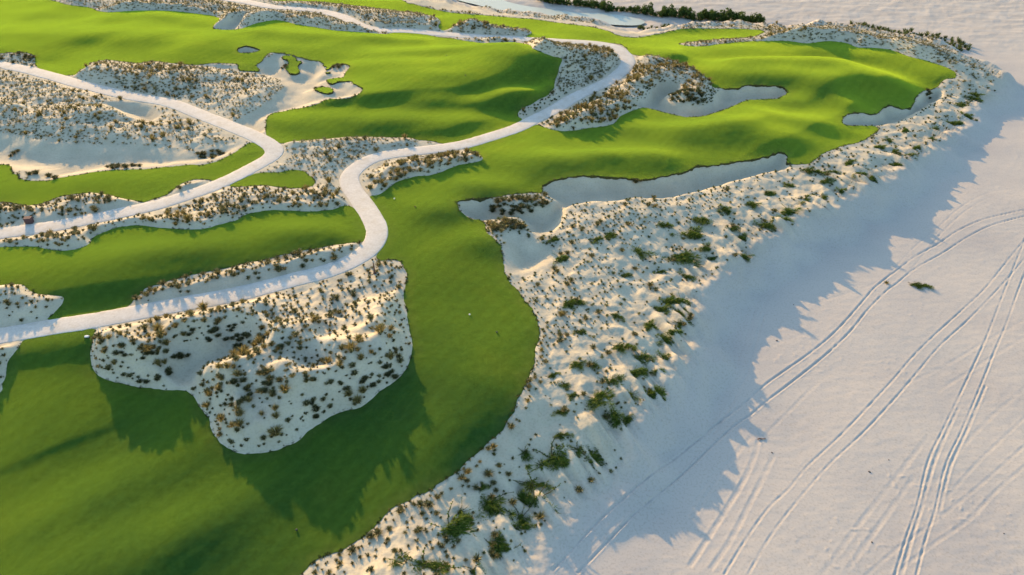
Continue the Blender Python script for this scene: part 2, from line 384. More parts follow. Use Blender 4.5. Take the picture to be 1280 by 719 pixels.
for line_, h_, wn, wf in RIDGES:
    W = land(line_, False, 3.0 + .85 * h_, 4)
    wf = min(wf, h_ / .29) if h_ < 3 else wf
    # ragged: the ridge wanders, thickens and sinks along its length
    ox_ = 1.0 * fbm(UXG, UYG, 5.5, 2, 210); oy_ = 1.0 * fbm(UXG, UYG, 5.5, 2, 220)
    best = np.full(UXG.shape, 1e9); side_ = np.zeros(UXG.shape)
    for a, b in zip(W[:-1], W[1:]):
        dx, dy = b[0] - a[0], b[1] - a[1]
        L = dx * dx + dy * dy + 1e-9
        X_, Y_ = UXG + ox_, UYG + oy_
        t = np.clip(((X_ - a[0]) * dx + (Y_ - a[1]) * dy) / L, 0, 1)
        ex, ey = X_ - a[0] - t * dx, Y_ - a[1] - t * dy
        D = np.hypot(ex, ey)
        m = D < best
        best[m] = D[m]
        side_[m] = ((ex * -.485 + ey * .875) / (D + 1e-6))[m]
    reach = np.where(side_ > 0, wf + (wn - wf) * smooth(0, .8, side_), wf)
    q = np.clip(1 - best / reach, 0, 1)
    prof_ = q - .22 * np.exp(-(best / .9) ** 2) * q       # a rounded crest
    rr_ = h_ * prof_ * (.9 + .3 * fbm(UXG, UYG, 4, 2, 230)) + .25 * np.minimum(q * 4, 1) * 0
    rise = np.maximum(rise, np.minimum(rr_, .8 * rise_d))
rise = rise * (1 - seaward) + seaward * smooth(0, 2.0, rise_d) * (.28 * fbm(UXG, UYG, 4.5, 2, 21) + .10 * smooth(640, 520, upy) * np.exp(-((sd_plat - 1.6) / 1.5) ** 2))
rise = rise * smooth(-4.5, .8, sd_plat_wob)
dig = 0
sd_islet = np.full(UXG.shape, -FAR)
for L in ISLETS:
    sd_islet = np.maximum(sd_islet, poly_sd(land_on(L, True, 4)))
for k, (P, dep, wid) in BARE.items():
    if dep > 0:
        dig = np.maximum(dig, dep * (.4 * smooth(-.1, .35, sd_bare[k]) + .6 * smooth(0, wid, sd_bare[k])) if k in ('waste', 'kidney', 'east', 'long', 'pot', 'nick') else dep * smooth(-.05, wid, sd_bare[k]))
sand = turf + rise - dig * (1 - .8 * smooth(-2.0, .3, sd_islet))
# far flats and water
sand = sand + .35 * smooth(150, 190, UYG) * smooth(1, -8, sd_plat)
WATER_Z = .12
sand = sand - .9 * smooth(-1.0, 1.2, sd_shade_hollow)  # dry hollow sunk for the shade it holds, without water
sand = sand * (1 - smooth(-3, .2, sd_water)) + (WATER_Z - .35) * smooth(-3, .2, sd_water)


# --- tyre ruts on the beach: photo line, half width, depth
RUTS = [
 ([(690, 717), (740, 662), (790, 620), (840, 577), (880, 545), (890, 535), (930, 505), (960, 478), (1012, 442), (1047, 412), (1080, 375), (1095, 358), (1125, 335), (1145, 320), (1172, 305), (1200, 287), (1235, 273), (1300, 259)], .10, .12),
 ([(722, 717), (780, 657), (820, 622), (860, 587), (890, 558), (915, 535), (940, 517), (960, 500), (1010, 462), (1040, 437), (1065, 412), (1085, 387), (1110, 362), (1120, 355), (1145, 335), (1180, 315), (1210, 296), (1242, 281), (1300, 266)], .10, .12),
 ([(1110, 345), (1140, 312), (1172, 285), (1200, 260), (1232, 243), (1267, 236), (1310, 232)], .095, .045),
 ([(1135, 342), (1165, 305), (1185, 283), (1210, 262), (1242, 247), (1310, 239)], .095, .045),
 ([(690, 640), (735, 652), (760, 690)], .01, .0),
 ([(705, 717), (760, 665), (808, 620), (850, 580)], .12, .03),
 ([(905, 719), (932, 675), (960, 636), (985, 612), (1010, 582), (1055, 540), (1110, 482), (1140, 447), (1167, 420), (1200, 390), (1230, 362), (1260, 325), (1285, 295)], .095, .06),
 ([(935, 719), (960, 675), (992, 632), (1035, 582), (1080, 540), (1120, 497), (1147, 465), (1175, 432), (1210, 400), (1247, 362), (1285, 318)], .095, .06),
 ([(1117, 725), (1132, 675), (1147, 632), (1160, 577), (1177, 541), (1192, 510), (1217, 457), (1235, 417), (1257, 360), (1285, 290)], .09, .07),
 ([(1125, 725), (1139, 675), (1153, 630), (1167, 580), (1183, 541), (1198, 510)], .12, .06),
 ([(1144, 725), (1157, 675), (1170, 635), (1182, 582), (1202, 539), (1227, 480), (1242, 442), (1257, 407), (1274, 360), (1290, 320)], .09, .07),
 ([(1175, 637), (1188, 582), (1208, 539), (1232, 482)], .12, .06),
 ([(1300, 540), (1227, 605), (1170, 650), (1120, 687), (1080, 722)], .12, .022),
 ([(1300, 567), (1247, 612), (1210, 650), (1160, 685), (1115, 722)], .13, .028),
 ([(1300, 505), (1230, 570), (1180, 625)], .12, .018),
 ([(1160, 545), (1120, 597), (1080, 647), (1027, 719)], .16, .022), ([(1143, 595), (1100, 655), (1055, 719)], .16, .022),
 ([(940, 545), (922, 565), (892, 605), (865, 650)], .16, .04), ([(952, 535), (935, 590), (890, 665), (862, 708)], .17, .045), ([(966, 570), (957, 590), (915, 672), (888, 712)], .17, .04),
 ([(905, 580), (880, 610), (868, 630)], .18, .03),
 ([(944, 385), (938, 405), (927, 437), (915, 470)], .15, .04), ([(956, 390), (948, 415), (935, 465), (910, 512), (890, 545)], .16, .06), ([(1290, 395), (1235, 425), (1190, 452), (1130, 482)], .16, .022),
 ([(1300, 410), (1250, 440), (1170, 490)], .16, .022), ([(975, 360), (960, 372), (948, 395)], .14, .03), ([(1020, 480), (980, 520), (940, 560)], .14, .02),
 ([(1300, 470), (1240, 520), (1190, 575), (1150, 640), (1120, 719)], .15, .018),
 ([(1120, 340), (1080, 360), (1020, 378), (960, 388)], .12, .015),
]


def ruts(x, y, z):
    for line, hw, dep in RUTS:
        if dep == 0:
            continue
        W = land(line, False, 0.0, 5)
        for a, b in zip(W[:-1], W[1:]):
            r = 1.1
            m = np.nonzero((x > min(a[0], b[0]) - r) & (x < max(a[0], b[0]) + r) & (y > min(a[1], b[1]) - r) & (y < max(a[1], b[1]) + r))[0]
            if len(m) == 0:
                continue
            dx, dy = b[0] - a[0], b[1] - a[1]
            L = dx * dx + dy * dy
            t = ((x[m] - a[0]) * dx + (y[m] - a[1]) * dy) / L
            ok = (t >= 0) & (t < 1)
            m = m[ok]; t = t[ok]
            d = np.abs((x[m] - a[0]) * dy - (y[m] - a[1]) * dx) / math.sqrt(L)
            amp = .52 * dep * np.clip(.75 + .5 * noise(x[m] * 1.4, y[m] * 1.4, 77) + .55 * noise(x[m] * .16, y[m] * .16, 76), .12, 1.6)
            z[m] += amp * (-np.exp(-(d / hw) ** 4) + .45 * np.exp(-((d - 1.8 * hw) / (.6 * hw)) ** 2))
    return z


# ------------------------------------------------------------------ level functions on any points
def turf_z(x, y):
    return sample(turf, x, y)


def ground_z(x, y, fine=True):
    z = sample(sand, x, y)
    sl = sample(sd_lawn, x, y)
    dp = sample(d_path, x, y)
    if fine:
        bare = smooth(.2, 1.5, -sl) * smooth(PATH_R + .2, PATH_R + 1.6, dp)
        P = sample(sd_plat, x, y)
        dune = smooth(-5, 1, P)
        sb = smooth(-.8, .8, sample(sd_bmax, x, y))
        z = z + bare * dune * (1 - .75 * sb) * (.15 * fbm(x, y, 1.9, 2, 40) + .045 * fbm(x, y, .7, 2, 44))
        z = z + bare * sb * .03 * fbm(x, y, 1.6, 2, 47)
        pu = x * .875 + y * .485; pv = -x * .485 + y * .875      # across and along the wind
        tails = np.exp(-((P - 1.2) / 1.9) ** 2) * bare
        z = z + tails * (.95 * np.clip(noise(pu / 1.15 + .25 * noise(pv / 6, pu / 6, 66), pv / 9, 61) + .05, 0, 1) ** 1.15 + .55 * np.clip(noise(pu / .6, pv / 6, 63), 0, 1) * smooth(115, 80, y) + .25 * noise(pu / 3.5, pv / 10, 64) - .34 - .22 * smooth(22, 40, y))
        z = z + bare * smooth(14, 9, P) * dune * .10 * noise(pu / 1.1, pv / 5, 65)
        beach = 1 - smooth(-9, -4, P)
        lump = np.clip(noise(x / .55, y / .45, 78) - .42, 0, 1) * smooth(-.1, .5, fbm(x, y, 9, 2, 79))
        z = z + beach * .08 * lump
        z = z + beach * (.012 * fbm(x, y * 1.6, 1.2, 2, 70) + .10 * fbm(x, y, 14, 2, 71))
        rough = beach * smooth(120, 165, y)
        z = z + rough * .09 * fbm(x * .5, y, 1.6, 3, 74)
    under = smooth(-.02, .5, sl)
    z = z - .03 * smooth(-.3, 0, sl) - .14 * under
    z = z - .14 * smooth(PATH_R - .04, PATH_R - .3, dp)
    return z


# ------------------------------------------------------------------ materials
def new_mat(name):
    m = bpy.data.materials.new(name); m.use_nodes = True
    nt = m.node_tree
    b = nt.nodes['Principled BSDF']
    b.inputs['Roughness'].default_value = .9
    b.inputs['Specular IOR Level'].default_value = .15
    return m, nt, b


def N(nt, t, **kw):
    n = nt.nodes.new(t)
    for k, v in kw.items():
        setattr(n, k, v)
    return n


def noise_node(nt, vec, scale, detail=4, rough=.55):
    n = N(nt, 'ShaderNodeTexNoise')
    n.inputs['Scale'].default_value = scale; n.inputs['Detail'].default_value = detail; n.inputs['Roughness'].default_value = rough
    nt.links.new(vec, n.inputs['Vector'])
    return n.outputs['Fac']


def ramp(nt, fac, stops):
    r = N(nt, 'ShaderNodeValToRGB')
    e = r.color_ramp.elements
    while len(e) < len(stops):
        e.new(.5)
    for k, (p, c) in enumerate(stops):
        e[k].position = p; e[k].color = (*c, 1)
    nt.links.new(fac, r.inputs['Fac'])
    return r.outputs['Color']


def mix(nt, fac, a, b, mode='MIX'):
    m = N(nt, 'ShaderNodeMix', data_type='RGBA', blend_type=mode)
    for s, v in ((m.inputs['Factor'], fac), (m.inputs['A'], a), (m.inputs['B'], b)):
        if hasattr(v, 'links'):
            nt.links.new(v, s)
        elif isinstance(v, tuple):
            s.default_value = (*v, 1)
        else:
            s.default_value = v
    return m.outputs['Result']


def pos(nt):
    return N(nt, 'ShaderNodeNewGeometry').outputs['Position']


def attr(nt, name):
    a = N(nt, 'ShaderNodeAttribute'); a.attribute_name = name
    return a


def bump(nt, b, h, strength, dist):
    n = N(nt, 'ShaderNodeBump')
    n.inputs['Strength'].default_value = strength; n.inputs['Distance'].default_value = dist
    nt.links.new(h, n.inputs['Height']); nt.links.new(n.outputs['Normal'], b.inputs['Normal'])


def stretch(nt, v, s):
    m = N(nt, 'ShaderNodeMapping'); m.inputs['Scale'].default_value = s
    nt.links.new(v, m.inputs['Vector'])
    return m.outputs['Vector']


# sand
M_SAND, nt, b = new_mat('sand')
p = pos(nt)
dune = ramp(nt, noise_node(nt, p, .35, 5), [(.3, (.44, .395, .275)), (.7, (.53, .475, .33))])
beach = ramp(nt, noise_node(nt, stretch(nt, p, (.6, 1, 1)), .12, 6), [(.3, (.425, .39, .33)), (.5, (.47, .43, .355)), (.72, (.50, .455, .37))])
c = mix(nt, attr(nt, 'beach').outputs['Fac'], dune, beach)
far_c = ramp(nt, noise_node(nt, stretch(nt, p, (.25, 1, 1)), .5, 6, .65), [(.35, (.40, .365, .30)), (.65, (.52, .475, .385))])
c = mix(nt, attr(nt, 'flats').outputs['Fac'], c, far_c)
sp = ramp(nt, noise_node(nt, p, 5.0, 3, .6), [(.32, (.80, .79, .77)), (.5, (1, 1, 1))])
c = mix(nt, .7, c, sp, 'MULTIPLY')
nt.links.new(c, b.inputs['Base Color'])
b.inputs['Specular IOR Level'].default_value = .05
hs = noise_node(nt, stretch(nt, p, (1, 1.5, 1)), 3.2, 5, .62)
hm = N(nt, 'ShaderNodeMath', operation='MULTIPLY_ADD'); hm.inputs[1].default_value = -.72; hm.inputs[2].default_value = 1.0
nt.links.new(attr(nt, 'beach').outputs['Fac'], hm.inputs[0])
h2 = N(nt, 'ShaderNodeMath', operation='MULTIPLY'); nt.links.new(hs, h2.inputs[0]); nt.links.new(hm.outputs[0], h2.inputs[1])
bump(nt, b, h2.outputs[0], .38, .08)

# turf
M_TURF, nt, b = new_mat('mown_turf')
p = pos(nt)
c1 = ramp(nt, noise_node(nt, p, .11, 5, .6), [(.25, (.021, .070, .023)), (.42, (.029, .090, .021)), (.58, (.044, .108, .020)), (.76, (.068, .120, .021))])
c2 = ramp(nt, noise_node(nt, p, 2.2, 4, .65), [(.25, (.64, .70, .68)), (.75, (1.24, 1.18, 1.16))])
c = mix(nt, 1.0, c1, c2, 'MULTIPLY')
w = N(nt, 'ShaderNodeTexWave', wave_type='BANDS', bands_direction='X')
w.inputs['Scale'].default_value = .22; w.inputs['Distortion'].default_value = 3.5; w.inputs['Detail'].default_value = 2; w.inputs['Detail Scale'].default_value = .4
mp = N(nt, 'ShaderNodeMapping'); mp.inputs['Rotation'].default_value = (0, 0, math.radians(35))
nt.links.new(p, mp.inputs['Vector']); nt.links.new(mp.outputs['Vector'], w.inputs['Vector'])
stripe = ramp(nt, w.outputs['Fac'], [(.2, (.92, .94, .95)), (.8, (1.07, 1.05, 1.02))])
c = mix(nt, 1.0, c, stripe, 'MULTIPLY')
c = mix(nt, attr(nt, 'farlit').outputs['Fac'], c, mix(nt, 1.0, c, (1.65, 1.34, 1.1), 'MULTIPLY'))  # far turf coloured lighter and yellower, standing in for backlit grass
dry = ramp(nt, attr(nt, 'edge').outputs['Fac'], [(0, (1, 1, 1)), (1, (1.45, 1.05, 1.3))])
c = mix(nt, 1.0, c, dry, 'MULTIPLY')
nt.links.new(c, b.inputs['Base Color'])
b.inputs['Roughness'].default_value = .8
b.inputs['Sheen Weight'].default_value = 1.0
b.inputs['Sheen Roughness'].default_value = .4
b.inputs['Sheen Tint'].default_value = (.60, .88, .05, 1)
b.inputs['Specular IOR Level'].default_value = 0
bump(nt, b, noise_node(nt, p, 26.0, 3, .7), 1.0, .06)
t = N(nt, 'ShaderNodeBsdfTranslucent'); nt.links.new(c, t.inputs['Color'])
nt.links.new(b.inputs['Normal'].links[0].from_socket, t.inputs['Normal'])
ms = N(nt, 'ShaderNodeMixShader'); ms.inputs['Fac'].default_value = .25
nt.links.new(b.outputs['BSDF'], ms.inputs[1]); nt.links.new(t.outputs['BSDF'], ms.inputs[2])
nt.links.new(ms.outputs['Shader'], nt.nodes['Material Output'].inputs['Surface'])

M_LIP, nt, b = new_mat('turf_lip')
c = ramp(nt, noise_node(nt, pos(nt), 5, 4, .7), [(.3, (.035, .03, .012)), (.6, (.06, .065, .02)), (.8, (.13, .10, .045))])
nt.links.new(c, b.inputs['Base Color'])

M_PATH, nt, b = new_mat('pale_concrete')
p = pos(nt)
c1 = ramp(nt, noise_node(nt, p, .5, 5, .6), [(.3, (.55, .515, .425)), (.7, (.63, .595, .50))])
c2 = ramp(nt, noise_node(nt, p, 4.0, 4, .7), [(.3, (.86, .85, .83)), (.62, (1, 1, 1))])
c = mix(nt, 1.0, c1, c2, 'MULTIPLY')
drift = ramp(nt, noise_node(nt, p, .9, 5, .6), [(.50, (1, 1, 1)), (.75, (.90, .86, .78))])
c = mix(nt, 1.0, c, drift, 'MULTIPLY')
nt.links.new(c, b.inputs['Base Color'])
bump(nt, b, noise_node(nt, p, 9, 3, .6), .25, .02)

M_WATER, nt, b = new_mat('water')
b.inputs['Base Color'].default_value = (.40, .46, .38, 1)
b.inputs['Roughness'].default_value = .5
b.inputs['Specular IOR Level'].default_value = .12
bump(nt, b, noise_node(nt, pos(nt), 1.2, 3), .15, .05)


def leaf_mat(name, lo, mid, hi, trans=.3):
    m, nt, b = new_mat(name)
    a = attr(nt, 'tone')
    c = ramp(nt, a.outputs['Fac'], [(0, lo), (.55, mid), (1, hi)])
    nt.links.new(c, b.inputs['Base Color'])
    t = N(nt, 'ShaderNodeBsdfTranslucent')
    nt.links.new(c, t.inputs['Color'])
    ms = N(nt, 'ShaderNodeMixShader'); ms.inputs['Fac'].default_value = trans
    nt.links.new(b.outputs['BSDF'], ms.inputs[1]); nt.links.new(t.outputs['BSDF'], ms.inputs[2])
    nt.links.new(ms.outputs['Shader'], nt.nodes['Material Output'].inputs['Surface'])
    return m


M_TUFT = leaf_mat('dry_grass', (.055, .060, .018), (.145, .138, .050), (.40, .35, .17), .3)
M_STRAW = leaf_mat('bleached_grass', (.085, .085, .035), (.23, .21, .10), (.48, .43, .25), .35)
M_GOLD = leaf_mat('straw_grass', (.10, .085, .022), (.25, .20, .06), (.46, .38, .16), .35)
M_CREEP = leaf_mat('creeper_leaf', (.038, .078, .010), (.095, .150, .018), (.24, .28, .055), .45)
M_BUSH = leaf_mat('shore_leaf', (.025, .050, .012), (.055, .095, .018), (.12, .16, .03), .35)
M_REED = leaf_mat('reed_leaf', (.05, .07, .02), (.09, .12, .03), (.2, .19, .07), .3)
M_STEM, nt, b = new_mat('runner_stem')
b.inputs['Base Color'].default_value = (.06, .06, .025, 1)
M_DARK = leaf_mat('tussock_blade', (.036, .042, .014), (.085, .088, .030), (.26, .23, .10), .25)


# ------------------------------------------------------------------ object helpers
def tag(o, label=None, cat=None, group=None, kind=None):
    for k, v in (('label', label), ('category', cat), ('group', group), ('kind', kind)):
        if v:
            o[k] = v
    return o


def np_mesh(name, V, tris=None, quads=None, mats=(), smooth_=True, attrs=None, mat_idx=None):
    me = bpy.data.meshes.new(name)
    V = np.asarray(V, np.float32)
    fl, st, tot = [], [], []
    nt_ = 0 if tris is None else len(tris); nq = 0 if quads is None else len(quads)
    me.vertices.add(len(V)); me.vertices.foreach_set('co', V.ravel())
    loops = np.concatenate([np.asarray(a, np.int32).ravel() for a in (tris, quads) if a is not None])
    starts = np.concatenate([np.arange(nt_) * 3, nt_ * 3 + np.arange(nq) * 4]).astype(np.int32)
    me.loops.add(len(loops)); me.loops.foreach_set('vertex_index', loops)
    me.polygons.add(nt_ + nq); me.polygons.foreach_set('loop_start', starts)
    if smooth_:
        me.polygons.foreach_set('use_smooth', np.ones(nt_ + nq, bool))
    for m in mats:
        me.materials.append(m)
    if mat_idx is not None:
        me.polygons.foreach_set('material_index', np.asarray(mat_idx, np.int32))
    for k, v in (attrs or {}).items():
        a = me.attributes.new(k, 'FLOAT', 'POINT'); a.data.foreach_set('value', np.asarray(v, np.float32))
    me.update(calc_edges=True); me.validate()
    return me


def link(name, me, parent=None, loc=(0, 0, 0)):
    o = bpy.data.objects.new(name, me); COL.objects.link(o)
    o.location = loc
    if parent:
        o.parent = parent
    return o


# ------------------------------------------------------------------ the land as one sheet to the horizon
print('land mesh')
al = np.linspace(math.radians(67), math.radians(12.2), 720)
yr = CAM_H / np.tan(al)
yr = np.concatenate([np.linspace(-160, yr[0] - 1, 40), yr, np.geomspace(yr[-1] * 1.012, 4500, 60)])
ts = np.linspace(-.80, .80, 1180)
e = np.cumsum(np.geomspace(.002, .16, 45)); e = e / e[-1] * 1.7
tc = np.concatenate([-.80 - e[::-1], ts, .80 + e])
zd = np.maximum(yr, 18) * CT + CAM_H * ST
GX = zd[:, None] * tc[None, :]; GY = np.repeat(yr[:, None], len(tc), 1)
nr, nc = GX.shape
gx, gy = GX.ravel(), GY.ravel()
gz = ground_z(gx, gy)
gz = ruts(gx, gy, gz)
outside = np.maximum.reduce([np.abs(gx) - 215, gy - 315, 6 - gy])
gz = np.where(outside > 0, gz + (.0 - gz) * smooth(0, 30, outside), gz)
idx = np.arange(nr * nc).reshape(nr, nc)
quads = np.stack([idx[:-1, :-1], idx[:-1, 1:], idx[1:, 1:], idx[1:, :-1]], -1).reshape(-1, 4)
Pv = sample(sd_plat, gx, gy)
beach_a = 1 - smooth(-3, 2.5, Pv)
flats_a = beach_a * smooth(118, 165, gy + .25 * gx * 0)
me = np_mesh('ground', np.stack([gx, gy, gz], 1), quads=quads, mats=[M_SAND], attrs={'beach': beach_a, 'flats': flats_a})
tag(link('ground', me), 'pale sand of the dunes and the open beach', kind='structure')


# ------------------------------------------------------------------ turf, cut cleanly along its outline
def cut_sheet(f, x, y, z, tri):
    """keep the part of a triangle sheet where f > 0; returns vertices, faces, rim segments"""
    pos_ = f[tri] > 0
    n = pos_.sum(1)
    full = tri[n == 3]
    mixed = tri[(n == 1) | (n == 2)]; mp_ = pos_[(n == 1) | (n == 2)]
    edge_pts = {}
    NV = len(x)
    one = mp_.sum(1) == 1
    # rotate so that the odd vertex comes first
    odd = np.where(one[:, None], mp_, ~mp_)
    k = odd.argmax(1)
    r = np.arange(len(mixed))
    a = mixed[r, k]; b_ = mixed[r, (k + 1) % 3]; c_ = mixed[r, (k + 2) % 3]
    e1 = np.stack([np.minimum(a, b_), np.maximum(a, b_)], 1); e2 = np.stack([np.minimum(a, c_), np.maximum(a, c_)], 1)
    key = np.concatenate([e1[:, 0] * NV + e1[:, 1], e2[:, 0] * NV + e2[:, 1]])
    uq, inv = np.unique(key, return_inverse=True)
    i0 = uq // NV; i1 = uq % NV
    t = f[i0] / (f[i0] - f[i1])
    cx = x[i0] + t * (x[i1] - x[i0]); cy = y[i0] + t * (y[i1] - y[i0])
    m = len(mixed)
    p1 = NV + inv[:m]; p2 = NV + inv[m:]
    t1 = np.stack([a, p1, p2], 1)[one]
    q2 = np.stack([p1, b_, c_, p2], 1)[~one]
    rim = np.concatenate([np.stack([p1, p2], 1)[one], np.stack([p2, p1], 1)[~one]])
    tris = np.concatenate([full, t1])
    return cx, cy, tris, q2, rim


fl = sample(sd_lawn, gx, gy)
fl = fl + np.where(np.abs(fl) < 1.5, .13 * fbm(gx, gy, 1.2, 2, 95) + .07 * noise(gx / .38, gy / .38, 97), 0) * smooth(PATH_R + .05, PATH_R + .6, sample(d_path, gx, gy))
fl = np.where((outside > -8), -1, fl)
fl = np.where(fl == 0, 1e-6, fl)
tri = np.concatenate([quads[:, [0, 1, 2]], quads[:, [0, 2, 3]]])
near = (fl[tri] > 0).any(1)
cx, cy, T3, Q4, rim = cut_sheet(fl, gx, gy, gz, tri[near])
lx = np.concatenate([gx, cx]); ly = np.concatenate([gy, cy])
used = np.unique(np.concatenate([T3.ravel(), Q4.ravel()]))
remap = np.full(len(lx), -1); remap[used] = np.arange(len(used))
T3 = remap[T3]; Q4 = remap[Q4]; rim = remap[rim]
lx, ly = lx[used], ly[used]
RIM = np.stack([lx[rim].mean(1), ly[rim].mean(1)], 1); RIM_L = np.hypot(np.diff(lx[rim], axis=1)[:, 0], np.diff(ly[rim], axis=1)[:, 0])
fs = sample(sd_lawn, lx, ly)
lz = turf_z(lx, ly) + .012 * fbm(lx, ly, 1.3, 2, 80) + .02 * smooth(.5, 0, fs) * fbm(lx, ly, .5, 2, 81)
V = np.stack([lx, ly, lz], 1)
nV = len(V)
ru = np.unique(rim); rm = np.full(nV, -1); rm[ru] = np.arange(len(ru))
top = V[ru].copy(); low = V[ru].copy(); low[:, 2] -= .6
V2 = np.concatenate([V, top, low])
SK = np.stack([nV + rm[rim[:, 1]], nV + rm[rim[:, 0]], nV + len(ru) + rm[rim[:, 0]], nV + len(ru) + rm[rim[:, 1]]], 1)
allq = np.concatenate([Q4, SK])
midx = np.concatenate([np.zeros(len(T3) + len(Q4), int), np.ones(len(SK), int)])
edge_a = np.concatenate([smooth(1.6, 0, fs + .5 * fbm(lx, ly, 1.5, 2, 83)), np.zeros(2 * len(ru))])
farlit_a = smooth(62, 100, V2[:, 1] + 6 * fbm(V2[:, 0], V2[:, 1], 16, 2, 84))  # backlit brightness put into the turf colour, growing with distance
me = np_mesh('lawn', V2, tris=T3, quads=allq, mats=[M_TURF, M_LIP], attrs={'edge': edge_a, 'farlit': farlit_a}, mat_idx=midx)
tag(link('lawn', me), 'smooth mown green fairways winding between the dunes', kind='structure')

# ------------------------------------------------------------------ cart paths
for W, z in zip(path_w, path_z):
    W = np.asarray(W)
    d = np.concatenate([[0], np.cumsum(np.hypot(*np.diff(W, axis=0).T))])
    n = int(d[-1] / .45)
    s = np.linspace(0, d[-1], n)
    cxp = np.interp(s, d, W[:, 0]); cyp = np.interp(s, d, W[:, 1]); cz = np.interp(s, d, z)
    for _ in range(6):
        cxp[1:-1] = (cxp[:-2] + 2 * cxp[1:-1] + cxp[2:]) / 4; cyp[1:-1] = (cyp[:-2] + 2 * cyp[1:-1] + cyp[2:]) / 4
    tx, ty = np.gradient(cxp), np.gradient(cyp); L = np.hypot(tx, ty); tx /= L; ty /= L
    prof = [(-1, -.28), (-1, .012), (-.93, .03), (-.5, .05), (0, .06), (.5, .05), (.93, .03), (1, .012), (1, -.28)]
    rows = []
    for q_, dz in prof:
        wob = PATH_R * (1 + .03 * noise(s * .35, s * 0 + (3 if q_ > 0 else 9), 5)) + .06 * noise(s * 1.3, s * 0 + q_ * 5, 6)
        rows.append(np.stack([cxp - ty * q_ * wob, cyp + tx * q_ * wob, cz + dz], 1))
    R = np.stack(rows, 1); k = R.shape[1]
    ii = np.arange(n * k).reshape(n, k)
    qd = np.stack([ii[:-1, :-1], ii[1:, :-1], ii[1:, 1:], ii[:-1, 1:]], -1).reshape(-1, 4)[:, ::-1]
    me = np_mesh('path', R.reshape(-1, 3), quads=qd, mats=[M_PATH])
    tag(link('path', me), 'pale winding cart path', kind='structure')

# ------------------------------------------------------------------ water
wx = np.arange(-60, 190, 1.0); wy = np.arange(130, 330, 1.0)
WX, WY = np.meshgrid(wx, wy)
fw = sample(sd_water, WX.ravel(), WY.ravel()) + .6
ii = np.arange(WX.size).reshape(WX.shape)
qd = np.stack([ii[:-1, :-1], ii[:-1, 1:], ii[1:, 1:], ii[1:, :-1]], -1).reshape(-1, 4)
tr = np.concatenate([qd[:, [0, 1, 2]], qd[:, [0, 2, 3]]])
tr = tr[(fw[tr] > 0).any(1)]
cx, cy, T3, Q4, rim = cut_sheet(fw, WX.ravel(), WY.ravel(), None, tr)
ax_ = np.concatenate([WX.ravel(), cx]); ay_ = np.concatenate([WY.ravel(), cy])
used = np.unique(np.concatenate([T3.ravel(), Q4.ravel()])); remap = np.full(len(ax_), -1); remap[used] = np.arange(len(used))
me = np_mesh('water', np.stack([ax_[used], ay_[used], np.full(len(used), WATER_Z)], 1), tris=remap[T3], quads=remap[Q4], mats=[M_WATER])
tag(link('water', me), 'shallow pale lagoon water behind the far fairway', kind='structure')


# ------------------------------------------------------------------ grass blades
def blades(n, r, h, w, spread=1.0, droop=.5, seed=0, base_r=.25):
    """n curved blades leaving one root: vertices (n,5,3), faces per blade, tone per vertex"""
    g = np.random.default_rng(seed)
    az = g.uniform(0, 2 * np.pi, n)
    lean = np.sqrt(g.uniform(0.02, 1, n)) * spread
    ln = g.uniform(.65, 1.1, n)
    b0 = np.stack([np.cos(az), np.sin(az), 0 * az], 1) * (g.uniform(0, base_r, n) * r)[:, None]
    out = np.stack([np.cos(az), np.sin(az), 0 * az], 1)
    side = np.stack([-np.sin(az), np.cos(az), 0 * az], 1)
    up = np.array([0, 0, 1.0])
    mid = b0 + out * (lean * r * .45 * ln)[:, None] + up * (h * .75 * ln * (1 - .35 * lean))[:, None]
    tip = b0 + out * (lean * r * ln)[:, None] + up * (h * ln * (1.0 - droop * lean))[:, None]
    tip[:, 2] = np.maximum(tip[:, 2], .03)
    ww = (w * g.uniform(.7, 1.3, n))[:, None]
    V = np.stack([b0 - side * ww * .4, b0 + side * ww * .4, mid + side * ww * .5, mid - side * ww * .5, tip], 1)
    tone = np.clip(g.normal(.45, .26, n), 0, 1)
    return V, tone


def blade_mesh(name, V, tone, mat):
    n = len(V)
    o = np.arange(n)[:, None] * 5
    q = o + np.array([[0, 1, 2, 3]]); t = o + np.array([[3, 2, 4]])
    return np_mesh(name, V.reshape(-1, 3), tris=t, quads=q, mats=[mat], attrs={'tone': np.repeat(tone, 5)}, smooth_=False)


def tuft_variants(name, k, n, r, h, w, mat, spread=1.0, droop=.5, seed=0):
    out = []
    for i in range(k):
        V, t = blades(n, r, h, w, spread, droop, seed + i)
        out.append(blade_mesh(name, V, t, mat))
    return out


